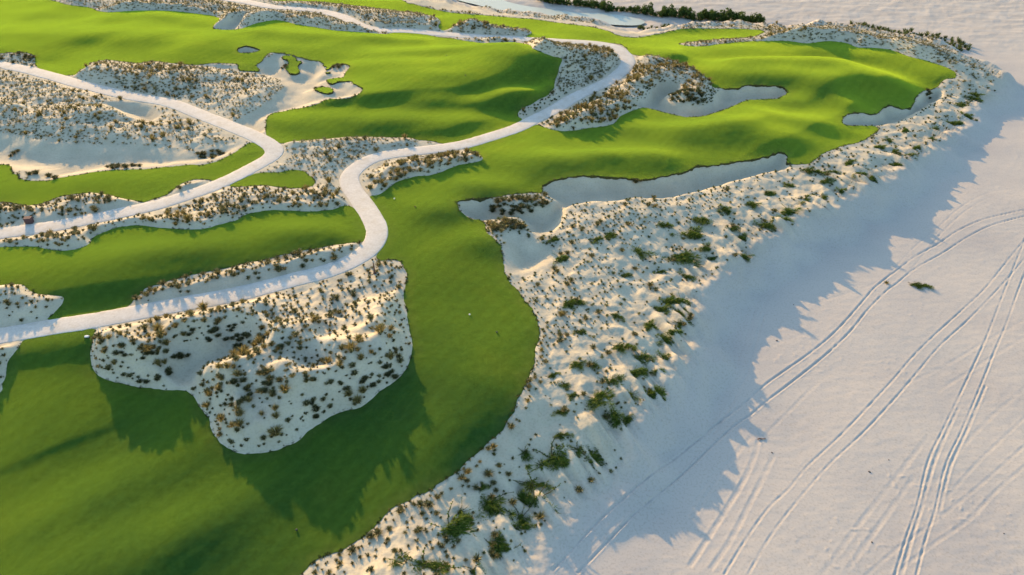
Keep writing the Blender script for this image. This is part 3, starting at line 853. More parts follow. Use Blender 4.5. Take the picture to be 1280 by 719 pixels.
def leaf_clump(name, n, r, h, size, mat, seed, lumps=5):
    """a bush of many small leaves gathered in uneven lumps over a rough dome"""
    g = np.random.default_rng(seed)
    cs = g.normal(0, 1, (lumps, 3)) * np.array([r * .42, r * .42, h * .16]) + np.array([0, 0, h * .45])
    rs = g.uniform(.35, .6, lumps)
    which = g.integers(0, lumps, n)
    d = g.normal(0, 1, (n, 3)); d /= np.linalg.norm(d, axis=1)[:, None]
    rad = g.uniform(.55, 1.08, n)[:, None]
    P = cs[which] + d * rad * (rs[which][:, None] * np.array([r, r, h * .75]))
    P[:, 2] = np.abs(P[:, 2]) + .02
    a = g.normal(0, 1, (n, 3)); a /= np.linalg.norm(a, axis=1)[:, None]
    b = np.cross(a, d); b /= np.linalg.norm(b, axis=1)[:, None] + 1e-6
    s = (size * g.uniform(.6, 1.4, n))[:, None]
    V = np.stack([P - a * s, P + b * s * .55, P + a * s, P - b * s * .55], 1)
    tone = np.clip(g.normal(.45, .22, n) + .25 * (g.random(lumps)[which] - .5), 0, 1)
    q = np.arange(n * 4).reshape(n, 4)
    return np_mesh(name, V.reshape(-1, 3), quads=q, mats=[mat], attrs={'tone': np.repeat(tone, 4)}, smooth_=False)


def runner_mesh(name, n, length, seed):
    """long creeping stems lying on the sand, leaves all along them"""
    g = np.random.default_rng(seed)
    Vs, Q, M, T = [], [], [], []
    cnt = 0
    for k in range(n):
        a = g.uniform(0, 2 * np.pi) if k else -1.0
        L = length * g.uniform(.45, 1.1)
        m = 10
        x = np.zeros(m); y = np.zeros(m)
        for i in range(1, m):
            a += g.normal(0, .16)
            x[i] = x[i - 1] + math.cos(a) * L / m; y[i] = y[i - 1] + math.sin(a) * L / m
        z = .05 + .05 * np.abs(np.sin(np.arange(m) * 1.3 + k))
        wd = np.linspace(.04, .014, m)
        nx, ny = -math.sin(a), math.cos(a)
        ring = np.stack([np.stack([x + nx * wd, y + ny * wd, z], 1), np.stack([x, y, z + wd * 1.6], 1), np.stack([x - nx * wd, y - ny * wd, z], 1)], 1)
        Vs.append(ring.reshape(-1, 3)); T += [.2] * (m * 3)
        for i in range(m - 1):
            for j in range(3):
                Q.append([cnt + i * 3 + j, cnt + i * 3 + (j + 1) % 3, cnt + (i + 1) * 3 + (j + 1) % 3, cnt + (i + 1) * 3 + j]); M.append(0)
        cnt += m * 3
        nl = 22
        for l in range(nl):
            f = g.uniform(.05, 1) * (m - 1); i = min(int(f), m - 2); u = f - i
            c = np.array([x[i] + u * (x[i + 1] - x[i]), y[i] + u * (y[i + 1] - y[i]), .06])
            b_ = g.uniform(0, 6.28); sz = g.uniform(.05, .12)
            d = np.array([math.cos(b_), math.sin(b_), g.uniform(.3, 1.2)]) * sz; e_ = np.array([-math.sin(b_), math.cos(b_), 0]) * sz * .5
            Vs.append(np.stack([c, c + d * .6 + e_, c + d * 1.3, c + d * .6 - e_])); T += [g.uniform(0, 1)] * 4
            Q.append([cnt, cnt + 1, cnt + 2, cnt + 3]); M.append(1); cnt += 4
    return np_mesh(name, np.concatenate(Vs), quads=np.array(Q), mats=[M_STEM, M_CREEP], mat_idx=M, attrs={'tone': T})


# ------------------------------------------------------------------ planting
print('planting')


def inside_px(x, y, z, m=50):
    px, py, s = survey(x, y, z)
    return (px > -m) & (px < 1280 + m) & (py > -m * .4) & (py < 719 + m), px, py, s


def scatter(cell, density_fn, seed):
    """jittered planting over the whole visible land"""
    g = np.random.default_rng(seed)
    X = np.arange(-150, 150, cell); Y = np.arange(20, 215, cell)
    X, Y = np.meshgrid(X, Y)
    X = (X + g.uniform(-.5, .5, X.shape) * cell * .95).ravel(); Y = (Y + g.uniform(-.5, .5, Y.shape) * cell * .95).ravel()
    keep = g.random(X.size) < density_fn(X, Y)
    X, Y = X[keep], Y[keep]
    Z = ground_z(X, Y)
    ok, px, py, s = inside_px(X, Y, Z)
    return X[ok], Y[ok], Z[ok], px[ok], py[ok], s[ok]


DENSE = [((300, 338), 7, .6), ((240, 352), 6, .6), ((200, 365), 5, .6), ((350, 327), 6, .6), ((420, 315), 5, .6), ((20, 270), 9, .6), ((70, 265), 7, .6), ((120, 258), 7, .6), ((237, 238), 5, .7), ((50, 303), 9, .5), ((110, 298), 6, .5), ((200, 280), 7, .4), ((300, 262), 6, .5), ((430, 400), 10, .25), ((300, 400), 9, .25), ((30, 380), 8, .4),
         ((745, 75), 11, 1.0), ((700, 140), 9, .9), ((720, 110), 7, .8), ((660, 140), 6, .9), ((760, 140), 8, .9), ((850, 90), 10, .9), ((810, 85), 7, .9), ((890, 105), 6, .9), ((560, 205), 6, .9), ((510, 215), 6, .9),
         ((860, 118), 4.5, 1.0), ((650, 253), 5, .9), ((630, 285), 4, .9), ((1220, 90), 9, .9), ((380, 250), 8, .5), ((440, 180), 9, .5), ((430, 20), 25, .6), ((600, 38), 14, .7),
         ((1000, 45), 12, .6), ((1090, 52), 12, .6), ((720, 47), 8, .8), ((200, 95), 18, .5), ((240, 275), 6, .3), ((200, 20), 25, .6), ((75, 105), 14, .4), ((20, 72), 7, .8), ((1160, 70), 9, .6), ((900, 52), 10, .7)]


def veg(x, y):
    sl = sample(sd_lawn, x, y); dp = sample(d_path, x, y); sb = sample(sd_bmax, x, y); P = sample(sd_plat, x, y); wt = sample(sd_water, x, y)
    ok = smooth(.05, .3, -sl) * (dp > PATH_R + .3) * (sb < -.1) * (P > .1) * (wt < -1.2)
    return ok, sl, dp, sb, P


def near_spots(x, y, spots):
    v = np.zeros(x.shape)
    for (px, py), r, h in spots:
        cx, cy = ground(px, py, 4)
        v = np.maximum(v, h * np.exp(-((x - cx) ** 2 + (y - cy) ** 2) / (r * r)))
    return v


def dens_tuft(x, y):
    ok, sl, dp, sb, P = veg(x, y)
    px, py, _ = survey(x, y, 3.5)
    n1 = fbm(x, y, 6, 2, 101); n2 = fbm(x, y, 1.9, 1, 103)
    d = .60 + .32 * n1 + .22 * n2 + .2 * smooth(80, 110, y) + .55 * near_spots(x, y, DENSE)
    right = smooth(11, 7, P) * (px > 560) * (py > 75)
    dr = .26 + .55 * n2 + .2 * n1 + .25 * smooth(1.6, .3, -sl)
    d = d * (1 - right) + dr * right
    d = d + .35 * smooth(1.3, .3, -sl) * (px < 540) * (py > 380)
    d = d * (1 - .5 * smooth(PATH_R + 2.0, PATH_R + .8, dp))
    return np.clip(d, 0.03, 1) * ok


tx, ty, tz, tpx, tpy, ts_ = scatter(.57, dens_tuft, 201)
print('tufts', len(tx))


def dens_gold(x, y):
    ok, sl, dp, sb, P = veg(x, y)
    G = [((540, 206), 5.0, .9), ((500, 218), 4, .9), ((580, 194), 4, .9), ((480, 228), 2.0, .6), ((800, 92), 5, .8), ((770, 115), 4, .8), ((740, 130), 4.5, .8), ((710, 142), 4.5, .8), ((840, 82), 4.5, .8), ((690, 150), 4.0, .7),
         ((770, 145), 4, .8), ((730, 155), 4, .8), ((870, 95), 4, .6), ((310, 497), 2.2, .9), ((225, 272), 3, .6), ((60, 297), 3, .5), ((740, 62), 6, .5), ((625, 278), 2.5, .9), ((190, 408), 4, .5),
         ((480, 475), 4, .45), ((505, 415), 3, .4), ((270, 470), 3, .5), ((290, 455), 2.5, .6), ((265, 490), 2.5, .6), ((120, 440), 2.5, .4), ((330, 435), 2, .5), ((100, 155), 9, .18), ((190, 88), 14, .25),
         ((180, 160), 6, .25), ((650, 44), 8, .3), ((590, 32), 9, .3), ((980, 46), 8, .3), ((380, 245), 6, .25)]
    d = near_spots(x, y, G) * (.8 + .5 * fbm(x, y, 2.0, 1, 111))
    # a fringe of straw tufts along the edge of the turf above the beach
    px, py, _ = survey(x, y, 3.5)
    fr = np.exp(-((sl + .55) / .35) ** 2) * ((P < 13) & (px > 380) & (py > 300)) * .62
    # straw clumps standing along dune ridges elsewhere
    d = np.maximum(d, fr) + .02 * (fbm(x, y, 4, 2, 115) > .5) * (P > 11)
    return np.clip(d, 0, 1) * ok


ox, oy, oz, opx, opy, os_ = scatter(.82, dens_gold, 202)
print('golden', len(ox))

# dark tussocks on bunker lips and inside bunkers
tus = []
g = np.random.default_rng(33)
for (px, py), rx, ry, n in [((648, 253), 3.6, 1.3, 34), ((632, 282), 2.2, .9, 15), ((862, 118), 3.2, 2.0, 34), ((365, 84), 2.0, 1.2, 9), ((404, 112), 2.2, .7, 9), ((420, 84), 1.6, .8, 6), ((727, 225), 1.0, .35, 4),
                            ((795, 233), 1.2, .6, 8), ((831, 223), .5, .25, 2), ((1120, 135), 2.0, .7, 9), ((1158, 115), 1.5, .8, 6), ((310, 428), 2.5, 1.0, 13), ((285, 420), 2.0, .7, 9), ((262, 430), 1.7, .6, 7), ((296, 492), 1.2, 1.3, 10),
                            ((160, 435), 1.5, .6, 6), ((190, 440), 1.0, .8, 6), ((228, 450), .9, .5, 4), ((206, 470), .8, .7, 5), ((178, 480), 1.0, .5, 4), ((335, 465), .8, .5, 4), ((345, 430), .7, .5, 3), ((122, 421), .5, .2, 2),
                            ((20, 193), .8, .8, 3), ((47, 220), 1.6, .7, 6), ((65, 223), .7, .3, 2), ((145, 209), 1.8, .8, 9), ((165, 208), 1.2, .5, 5), ((255, 197), 2.0, .9, 10), ((270, 192), 1.4, .8, 6), ((338, 482), 1.0, .5, 5),
                            ((985, 103), 1.5, .6, 4), ((20, 73), 4, 2.0, 16), ((640, 150), 1.0, 1.0, 3), ((455, 478), 1.0, .5, 4), ((490, 468), 1.2, .5, 5), ((390, 520), 1.0, .5, 4), ((925, 109), 1.3, .4, 4)]:
    z_ = 3.6
    for _ in range(6):
        cx, cy = ground(px, py, z_)
        z_ = float(ground_z(np.array([cx]), np.array([cy]))[0])
    for _ in range(n):
        a = g.uniform(0, 2 * np.pi); r = math.sqrt(g.random())
        tus.append((float(cx + rx * r * math.cos(a)), float(cy + ry * r * math.sin(a)), g.uniform(.75, 1.25)))
tus = np.array(tus)
tus = tus[(sample(sd_lawn, tus[:, 0], tus[:, 1]) < .05) & (sample(d_path, tus[:, 0], tus[:, 1]) > PATH_R + .2)]
tus_z = ground_z(tus[:, 0], tus[:, 1])


def copies(name, meshes, X, Y, Z, scale, label_fn, cat, group_fn, g, sink=.03):
    out = []
    for i in range(len(X)):
        o = bpy.data.objects.new(name, meshes[int(g.integers(0, len(meshes)))])
        o.location = (float(X[i]), float(Y[i]), float(Z[i]) - sink)
        s = float(scale[i])
        o.scale = (s, s, s * float(g.uniform(.8, 1.15)))
        o.rotation_euler = (float(g.normal(0, .06)), float(g.normal(0, .06)), float(g.uniform(0, 6.28)))
        tag(o, label_fn(i), cat, group_fn(i))
        COL.objects.link(o)
        out.append(o)
    return out


g = np.random.default_rng(5)
# small tufts: the 300 that show largest stand alone, the rest are one mass of dune grass
tscale = np.clip(g.lognormal(-.22, .36, len(tx)), .42, 1.8) * np.where(near_spots(tx, ty, DENSE) > .4, 1.25, 1.0)
inframe = (tpx > 0) & (tpx < 1280) & (tpy > 0) & (tpy < 719)
rank = np.argsort(-(tscale * ts_ * inframe))
own = rank[:300]; rest = rank[300:]
tmesh = tuft_variants('grass_tuft', 8, 80, .30, .36, .034, M_TUFT, 1.0, .55, 300)


def place_of(px, py):
    if px > 560 or (px > 380 and py > 600 + (560 - px) * .4):
        return 'slope'
    if py > 410 and px < 100:
        return 'left'
    return 'isle'


TL = {'slope': ('small dry grass tuft on the seaward sand slope right of the fairway edge', 'dry grass tufts on the seaward slope'),
      'isle': ('small dry grass tuft on the large sandy dune island below the path', 'dry grass tufts on the large dune island'),
      'left': ('small dry grass tuft on the sand at the left edge below the path', 'dry grass tufts at the left edge')}
pl = [place_of(a, b_) for a, b_ in zip(tpx[own], tpy[own])]
copies('grass_tuft', tmesh, tx[own], ty[own], tz[own], tscale[own], lambda i: TL[pl[i]][0], 'grass tuft', lambda i: TL[pl[i]][1], g)


def mass(name, X, Y, Z, S, meshdata, mat, seed, label, cat):
    """many plants as one mesh; meshdata: list of (V, tone) blade sets"""
    g = np.random.default_rng(seed)
    Vs, Ts = [], []
    which = g.integers(0, len(meshdata), len(X))
    for k, (V, t) in enumerate(meshdata):
        m = np.nonzero(which == k)[0]
        if len(m) == 0:
            continue
        a = g.uniform(0, 6.28, len(m)); c, s = np.cos(a), np.sin(a)
        sc = S[m]
        vx = V[None, :, :, 0] * c[:, None, None] - V[None, :, :, 1] * s[:, None, None]
        vy = V[None, :, :, 0] * s[:, None, None] + V[None, :, :, 1] * c[:, None, None]
        vz = np.repeat(V[None, :, :, 2], len(m), 0)
        W = np.stack([vx, vy, vz], -1) * sc[:, None, None, None] + np.stack([X[m], Y[m], Z[m] - .03], 1)[:, None, None, :]
        Vs.append(W.reshape(-1, 5, 3))
        Ts.append(np.clip(t[None, :] + g.normal(0, .12, len(m))[:, None], 0, 1).reshape(-1))
    me = blade_mesh(name, np.concatenate(Vs), np.concatenate(Ts), mat)
    return tag(link(name, me), label, cat, kind='stuff')


farm = ty[rest] > 78
M_SLOPE = leaf_mat('slope_grass_blade', (.05, .065, .020), (.12, .145, .050), (.34, .33, .16), .35)
Pr = sample(sd_plat, tx[rest], ty[rest])
slope_m = (tpx[rest] > 600) & (Pr < 15) & (tpy[rest] > 110)
for sel, mt, lab in ((~farm & ~slope_m, M_TUFT, 'scattered dry grass over the nearer dunes'), (slope_m, M_SLOPE, 'scattered grey-green grass on the long seaward slope')):
    mass('dune_grass', tx[rest][sel], ty[rest][sel], tz[rest][sel], tscale[rest][sel] * (.82 if mt is M_SLOPE else 1), [blades(36, .30, .36, .05, 1.0, .55, 400 + k) for k in range(6)], mt, 61, lab, 'dune grass')
farm = farm & ~slope_m
mass('dune_grass', tx[rest][farm], ty[rest][farm], tz[rest][farm], tscale[rest][farm] * .95, [blades(16, .34, .30, .062, 1.0, .6, 440 + k) for k in range(6)], M_STRAW, 62,
     'dense speckle of dry grass over the farther dunes', 'dune grass')

# straw-coloured bushes
gsc = np.clip(g.lognormal(0, .25, len(ox)), .6, 1.7)
inframe = (opx > -5) & (opx < 1285) & (opy > -5) & (opy < 724)
rank = np.argsort(-(gsc * os_ * inframe))
gown = rank[:290]; grest = rank[290:]
GZ = [((540, 208), 75, 30, 'straw-coloured grass bush on the low bank between path and fairway', 'straw bushes on the low bank by the path bend'),
      ((770, 115), 130, 60, 'straw-coloured grass bush on the ridge around the kidney-shaped bunker', 'straw bushes around the kidney-shaped bunker')]


def gold_label(px, py):
    for (cx, cy), rx, ry, a, b_ in GZ:
        if abs(px - cx) < rx and abs(py - cy) < ry:
            return a, b_
    if py > 300 and (px > 560 or (px > 380 and py > 560)):
        return 'straw-coloured tuft in the fringe along the fairway edge above the beach', 'straw tufts fringing the fairway edge'
    if py > 380:
        return 'straw-coloured grass clump on the large sandy dune island below the path', 'straw clumps on the large dune island'
    if px > 560:
        return 'straw-coloured grass clump on the far dunes right of the winding path', 'straw clumps on the far right dunes'
    return 'straw-coloured grass clump on the dunes left of the winding path', 'straw clumps on the left dunes'


gl = [gold_label(a, b_) for a, b_ in zip(opx[gown], opy[gown])]
gmesh = tuft_variants('straw_bush', 6, 120, .50, .62, .03, M_GOLD, .95, .45, 500)
fringe_small = np.array([.62 if 'fringe' in l[0] else 1.0 for l in gl])
copies('straw_bush', gmesh, ox[gown], oy[gown], oz[gown], gsc[gown] * fringe_small, lambda i: gl[i][0], 'grass bush', lambda i: gl[i][1], g)
if len(grest):
    mass('straw_grass', ox[grest], oy[grest], oz[grest], gsc[grest], [blades(40, .5, .6, .06, .95, .45, 540 + k) for k in range(5)], M_GOLD, 63, 'scattered straw-coloured grass on the far dunes', 'straw grass')


def tus_label(px, py):
    if 590 < px < 700 and 235 < py < 300:
        return 'dark grass tussock on the lip between the two arms of the long bunker', 'dark tussocks in the long bunker'
    if 820 < px < 900 and py < 140:
        return 'dark grass tussock on the mound inside the kidney-shaped bunker', 'dark tussocks in the kidney-shaped bunker'
    if py > 380:
        return 'dark grass tussock around the hollow of the large dune island', 'dark tussocks on the large dune island'
    if px > 700:
        return 'dark grass tussock at the rim of a right-hand bunker', 'dark tussocks at the right-hand bunkers'
    return 'dark grass tussock beside the bare white sand left of the path', 'dark tussocks by the left sand'


upx_, upy_, _ = survey(tus[:, 0], tus[:, 1], tus_z)
ul = [tus_label(a, b_) for a, b_ in zip(upx_, upy_)]
umesh = tuft_variants('grass_tussock', 5, 150, .55, .5, .04, M_DARK, 1.0, .5, 600)
copies('grass_tussock', umesh, tus[:, 0], tus[:, 1], tus_z, tus[:, 2] * np.where(upy_ > 380, .8, 1.0), lambda i: ul[i][0], 'tussock', lambda i: ul[i][1], g)

# rough grass hanging over the cut edge of the turf
prob = np.clip(RIM_L / .30, 0, 1) * (sample(d_path, RIM[:, 0], RIM[:, 1]) > PATH_R + .35)
m = g.random(len(RIM)) < prob
RX, RY = RIM[m, 0] + g.normal(0, .07, m.sum()), RIM[m, 1] + g.normal(0, .07, m.sum())
print('rough', len(RX))
M_ROUGH = leaf_mat('rough_blade', (.03, .05, .012), (.07, .09, .022), (.24, .21, .08), .3)
mass('rough_grass', RX, RY, turf_z(RX, RY) - .02, g.uniform(.5, 1.5, len(RX)), [blades(12, .17, .17, .05, 1.0, .8, 660 + k) for k in range(6)], M_ROUGH, 66, 'ragged rough grass along the cut edges of the fairways', 'rough grass')

# ------------------------------------------------------------------ green creepers on the seaward slope
CR = [(690, 573, 1.5), (722, 562, .8), (741, 571, .9), (664, 606, 1.0), (668, 622, 1.4), (610, 633, 1.5), (562, 664, 1.5), (530, 706, 1.4), (617, 684, 1.2), (592, 712, .8), (650, 648, .9), (645, 660, .8),
      (745, 500, 1.3), (768, 519, 1.0), (784, 524, .9), (818, 490, 1.0), (862, 292, 1.5), (845, 320, 1.7), (797, 315, 1.3), (827, 282, 1.0), (875, 275, 1.2), (905, 262, 1.1), (700, 325, 1.1), (890, 322, .9), (925, 297, 1.0), (955, 280, 1.0),
      (940, 255, 1.0), (1012, 214, 1.1), (1032, 226, 1.0), (1052, 238, 1.1), (1072, 222, 1.0), (1088, 224, 1.2), (1030, 244, 1.0), (1006, 249, 1.1), (985, 264, 1.2), (972, 277, 1.0), (960, 242, .9), (985, 232, 1.0), (1145, 186, 1.3),
      (1135, 194, 1.1), (1120, 202, 1.2), (1115, 190, .9), (1098, 184, .9), (710, 381, .9), (720, 377, .8), (835, 378, 1.2), (850, 377, 1.0), (825, 386, 1.0), (848, 390, 1.1), (848, 404, .9), (810, 407, .9), (775, 435, 1.0), (800, 447, 1.1),
      (829, 447, .9), (793, 467, 1.0), (819, 464, .8), (766, 475, .9), (812, 488, 1.0), (788, 494, .8), (1212, 123, 1.2), (1200, 131, 1.2), (1206, 146, 1.2), (1192, 155, 1.2), (1180, 150, 1.0), (1166, 163, 1.2), (1160, 173, 1.0),
      (1220, 115, 1.0), (770, 395, .7), (760, 295, .9), (745, 300, .8), (780, 345, .8), (825, 340, .7), (690, 300, .8), (705, 480, .6), (720, 455, .7), (690, 470, .6), (740, 455, .7), (715, 495, .6), (700, 515, .6), (725, 415, .6), (650, 625, .7),
      (600, 610, .5), (575, 640, .6), (700, 545, .7), (655, 565, .6), (830, 425, .9), (840, 418, .8), (860, 345, .9), (880, 310, .9), (915, 285, .9), (930, 320, .8), (1060, 205, .9), (1040, 215, .8), (1110, 175, .9), (1130, 165, .9)]

def grassy_mound(name, mat, seed):
    """low spreading mound of fine grass, several crowns leaning downwind"""
    g = np.random.default_rng(seed)
    Vs, Ts = [], []
    for k in range(16):
        c = np.array([g.normal(.12, .46), g.normal(-.10, .30), 0.0])
        hh = g.uniform(.22, .58); V, t = blades(58, g.uniform(.20, .46), hh, .03, 1.0, .6, seed * 31 + k, .7)
        lean = V[:, :, 2:3] * np.array([[[.45, -.55, 0]]])
        Vs.append(V + c + lean); Ts.append(np.clip(t + g.normal(0, .12), 0, 1))
    return blade_mesh(name, np.concatenate(Vs), np.concatenate(Ts), mat)


cmesh = [grassy_mound('foliage', M_CREEP, 700 + k) for k in range(8)]
rmesh = [runner_mesh('runner', 7, 2.6, 720 + k) for k in range(6)]
def creeper_label(px, py):
    if py > 560:
        return 'green creeper with long dark runners low on the seaward slope near the bottom edge', 'large creepers at the bottom of the seaward slope'
    if py > 355:
        return 'green creeper on the seaward slope beside the broad fairway curve', 'creepers beside the fairway curve'
    if px < 950:
        return 'green creeper on the seaward slope below the long curved bunker', 'creepers below the long bunker'
    return 'green creeper on the far seaward slope near the right-hand green', 'creepers on the far seaward slope'


def creeper(px, py, s, label, group, k, z=2.4):
    for _ in range(3):
        x, y = ground(px, py, z)
        z = float(ground_z(np.array([x]), np.array([y]))[0])
    root = bpy.data.objects.new('beach_creeper', None)
    root.empty_display_size = .3
    root.location = (float(x), float(y), z - .02)
    root.rotation_euler = (0, 0, float(g.uniform(-.5, .5)))
    tag(root, label, 'creeper', group)
    COL.objects.link(root)
    e = .3
    zx = (ground_z(np.array([x + e]), np.array([y]))[0] - ground_z(np.array([x - e]), np.array([y]))[0]) / (2 * e)
    zy = (ground_z(np.array([x]), np.array([y + e]))[0] - ground_z(np.array([x]), np.array([y - e]))[0]) / (2 * e)
    q = Vector((-zx, -zy, 1)).to_track_quat('Z', 'Y').to_euler()
    o = link('foliage', cmesh[k % 8], root); o.scale = (s * g.uniform(1.0, 1.5), s * g.uniform(.85, 1.25), s * g.uniform(.8, 1.2) * (1.0 if py < 550 else .85)); o.rotation_euler = (q.x, q.y, g.uniform(-.5, .5))
    big = .95 if py > 550 else .55
    o = link('runner', rmesh[k % 6], root); o.scale = (s * big, s * big, 1); o.rotation_euler = (q.x, q.y, 0)
    return root


for k, (px, py, s) in enumerate(CR):
    L, G_ = creeper_label(px, py)
    creeper(px, py, s * .85, L, G_, k)
creeper(1147, 357, .8, 'lone dark green plant on the open beach between the tyre tracks', None, 3, 0)
V, t = blades(60, .4, .3, .04, 1.0, .5, 812)
x, y = ground(1108, 354, 0)
o = link('dry_plant', blade_mesh('dry_plant', V, t, M_GOLD), loc=(float(x), float(y), float(ground_z(np.array([x]), np.array([y]))[0]) - .03)); o.scale = (1, 1, .9)
tag(o, 'pale dry plant on the open beach beside a tyre rut', 'dry plant')

# ------------------------------------------------------------------ bushes and reeds behind the water
line = spline([(672, -2), (690, 2), (720, 5), (745, 7), (765, 12), (785, 13), (810, 16), (835, 18), (860, 20), (885, 22), (905, 23), (925, 24), (955, 27)], False, 5)
bm_ = [leaf_clump('shore_bush', 520, .95, 1.5, .13, M_BUSH, 900 + k, 7) for k in range(6)]
d = np.concatenate([[0], np.cumsum(np.hypot(*np.diff(line, axis=0).T))])
nb = 64
XX, YY = [], []
for k in range(nb):
    s = (k + g.uniform(.1, .9)) / nb * d[-1]
    px = np.interp(s, d, line[:, 0]); py = np.interp(s, d, line[:, 1]) + g.uniform(-1.2, 1.0)
    x, y = ground(px, py, .5); XX.append(float(x)); YY.append(float(y))
XX, YY = np.array(XX), np.array(YY); ZZ = ground_z(XX, YY)
copies('shore_bush', bm_, XX, YY, ZZ, g.uniform(.55, 1.75, nb), lambda i: 'dark green bush in the row along the far bank of the lagoon', 'bush', lambda i: 'bushes along the far lagoon bank', g)
# reeds: along the lagoon's near end and behind the far ridge
RX, RY = [], []
reed_z = [([(795, 34), (830, 32), (870, 33), (905, 34), (880, 37), (840, 37), (805, 37)], .35), ([(1062, 28), (1100, 32), (1150, 39), (1200, 49), (1216, 58), (1200, 63), (1160, 55), (1120, 46), (1085, 39)], .45)]
sd_r = np.full(UXG.shape, -FAR)
for P_, _ in reed_z:
    sd_r = np.maximum(sd_r, poly_sd(land(P_, True, .4, 3)))
X, Y = np.meshgrid(np.arange(0, 140, .8), np.arange(110, 200, .8))
X = (X + g.uniform(-.4, .4, X.shape)).ravel(); Y = (Y + g.uniform(-.4, .4, Y.shape)).ravel()
m = (sample(sd_r, X, Y) > 0) & (g.random(X.size) < .6)
X, Y = X[m], Y[m]
mass('reeds', X, Y, ground_z(X, Y), g.uniform(.7, 1.3, len(X)), [blades(26, .7, .8, .10, .9, .3, 950 + k) for k in range(5)], M_REED, 64, 'green reeds in a low strip behind the dune ridge', 'reeds')


# ------------------------------------------------------------------ small built things
def plain(name, color, rough=.7, grain=None):
    m, nt, b = new_mat(name)
    c = ramp(nt, noise_node(nt, stretch(nt, pos(nt), grain or (1, 1, 1)), 9, 4, .6), [(.3, tuple(v * .75 for v in color)), (.7, tuple(min(1, v * 1.2) for v in color))])
    nt.links.new(c, b.inputs['Base Color']); b.inputs['Roughness'].default_value = rough
    return m


M_WOOD = plain('weathered_wood', (.13, .075, .05), .8, (6, 6, .6))
M_WOOD2 = plain('brown_slats', (.12, .07, .065), .8, (1, 1, .5))
M_WHITE = plain('white_paint', (.78, .78, .74), .5)
M_STONE = plain('dark_stone', (.10, .09, .08), .9)


def at(px, py, z=3.5):
    for _ in range(4):
        x, y = ground(px, py, z)
        xa, ya = np.array([x]), np.array([y])
        z = float(np.where(sample(sd_lawn, xa, ya) > 0, turf_z(xa, ya), ground_z(xa, ya))[0])
    return float(x), float(y), z


import bmesh


def box(bm, c, s, taper=1.0, bev=.0):
    r = bmesh.ops.create_cube(bm, size=1)
    vs = r['verts']
    for v in vs:
        k = taper if v.co.z > 0 else 1
        v.co = Vector((c[0] + v.co.x * s[0] * k, c[1] + v.co.y * s[1] * k, c[2] + v.co.z * s[2]))
    if bev:
        es = list({e for v in vs for e in v.link_edges})
        bmesh.ops.bevel(bm, geom=es, offset=bev, segments=2, affect='EDGES')


def bm_obj(name, bm, mat, parent=None):
    me = bpy.data.meshes.new(name); bm.to_mesh(me); bm.free(); me.materials.append(mat)
    return link(name, me, parent)


def empty(name, loc, rz, label, cat, group=None):
    o = bpy.data.objects.new(name, None); o.location = loc; o.rotation_euler = (0, 0, rz); o.empty_display_size = .3
    COL.objects.link(o)
    return tag(o, label, cat, group)


# tapered timber marker post by the path bend
r = empty('marker_post', at(468.5, 342), .3, 'tall tapered brown timber post at the path bend', 'marker post')
bm = bmesh.new(); box(bm, (0, 0, .68), (.24, .22, 1.5), .42, .015); bm_obj('post', bm, M_WOOD, r)
bm = bmesh.new(); box(bm, (0, 0, 1.46), (.12, .115, .08), .3, .01); bm_obj('cap', bm, M_WOOD, r)
bm = bmesh.new(); box(bm, (0, 0, .02), (.38, .36, .12), .9, .02); bm_obj('base', bm, M_STONE, r)

# slatted box beside the left path
r = empty('slatted_box', at(37.5, 278.5), .12, 'brown slatted wooden box beside the lower left path', 'wooden box')
bm = bmesh.new(); box(bm, (0, 0, .32), (.74, .5, .64), 1, .01); bm_obj('body', bm, M_STONE, r)
bm = bmesh.new()
for k in range(6):
    for sy in (-1, 1):
        box(bm, (-.34 + k * .136, sy * .272, .33), (.115, .035, .66), 1, .006)
for k in range(4):
    for sx in (-1, 1):
        box(bm, (sx * .392, -.19 + k * .127, .33), (.035, .108, .66), 1, .006)
bm_obj('slats', bm, M_WOOD2, r)
bm = bmesh.new(); box(bm, (0, 0, .70), (.88, .66, .07), .97, .012); bm_obj('lid', bm, M_WOOD2, r)


# tee markers: turned knobs on short pegs
def knob(bm, rad, h):
    prof = [(.35, 0), (.42, .12), (.75, .3), (1, .58), (.9, .82), (.55, .97), (0.05, 1.0)]
    n = 12; rings = []
    for q_, zz in prof:
        rings.append([bm.verts.new((rad * q_ * math.cos(2 * math.pi * i / n), rad * q_ * math.sin(2 * math.pi * i / n), h * zz)) for i in range(n)])
    for a, b_ in zip(rings[:-1], rings[1:]):
        for i in range(n):
            bm.faces.new((a[i], a[(i + 1) % n], b_[(i + 1) % n], b_[i]))
    bm.faces.new(rings[-1]); bm.faces.new(rings[0][::-1])


M_GREY = plain('dark_paint', (.06, .06, .05), .5)
for (px, py), mt, lab in [((587, 394), M_WHITE, 'white-topped tee marker on the fairway bend, upper of two'), ((621, 416), M_GREY, 'dark tee marker on the fairway bend, lower of two'),
                          ((493, 249), M_WHITE, 'small white tee marker beside the path below the straw bushes'), ((519, 259), M_WOOD, 'small brown tee marker right of the white one'),
                          ((558, 70), M_GREY, 'tiny dark marker high on the upper left green'), ((582, 94.5), M_GREY, 'tiny dark marker low on the upper left green'),
                          ((371, 663), M_GREY, 'small dark marker on the dark near fairway')]:
    bm = bmesh.new(); knob(bm, .09, .16)
    o = bm_obj('tee_marker', bm, mt); o.location = at(px, py)
    tag(o, lab, 'tee marker')

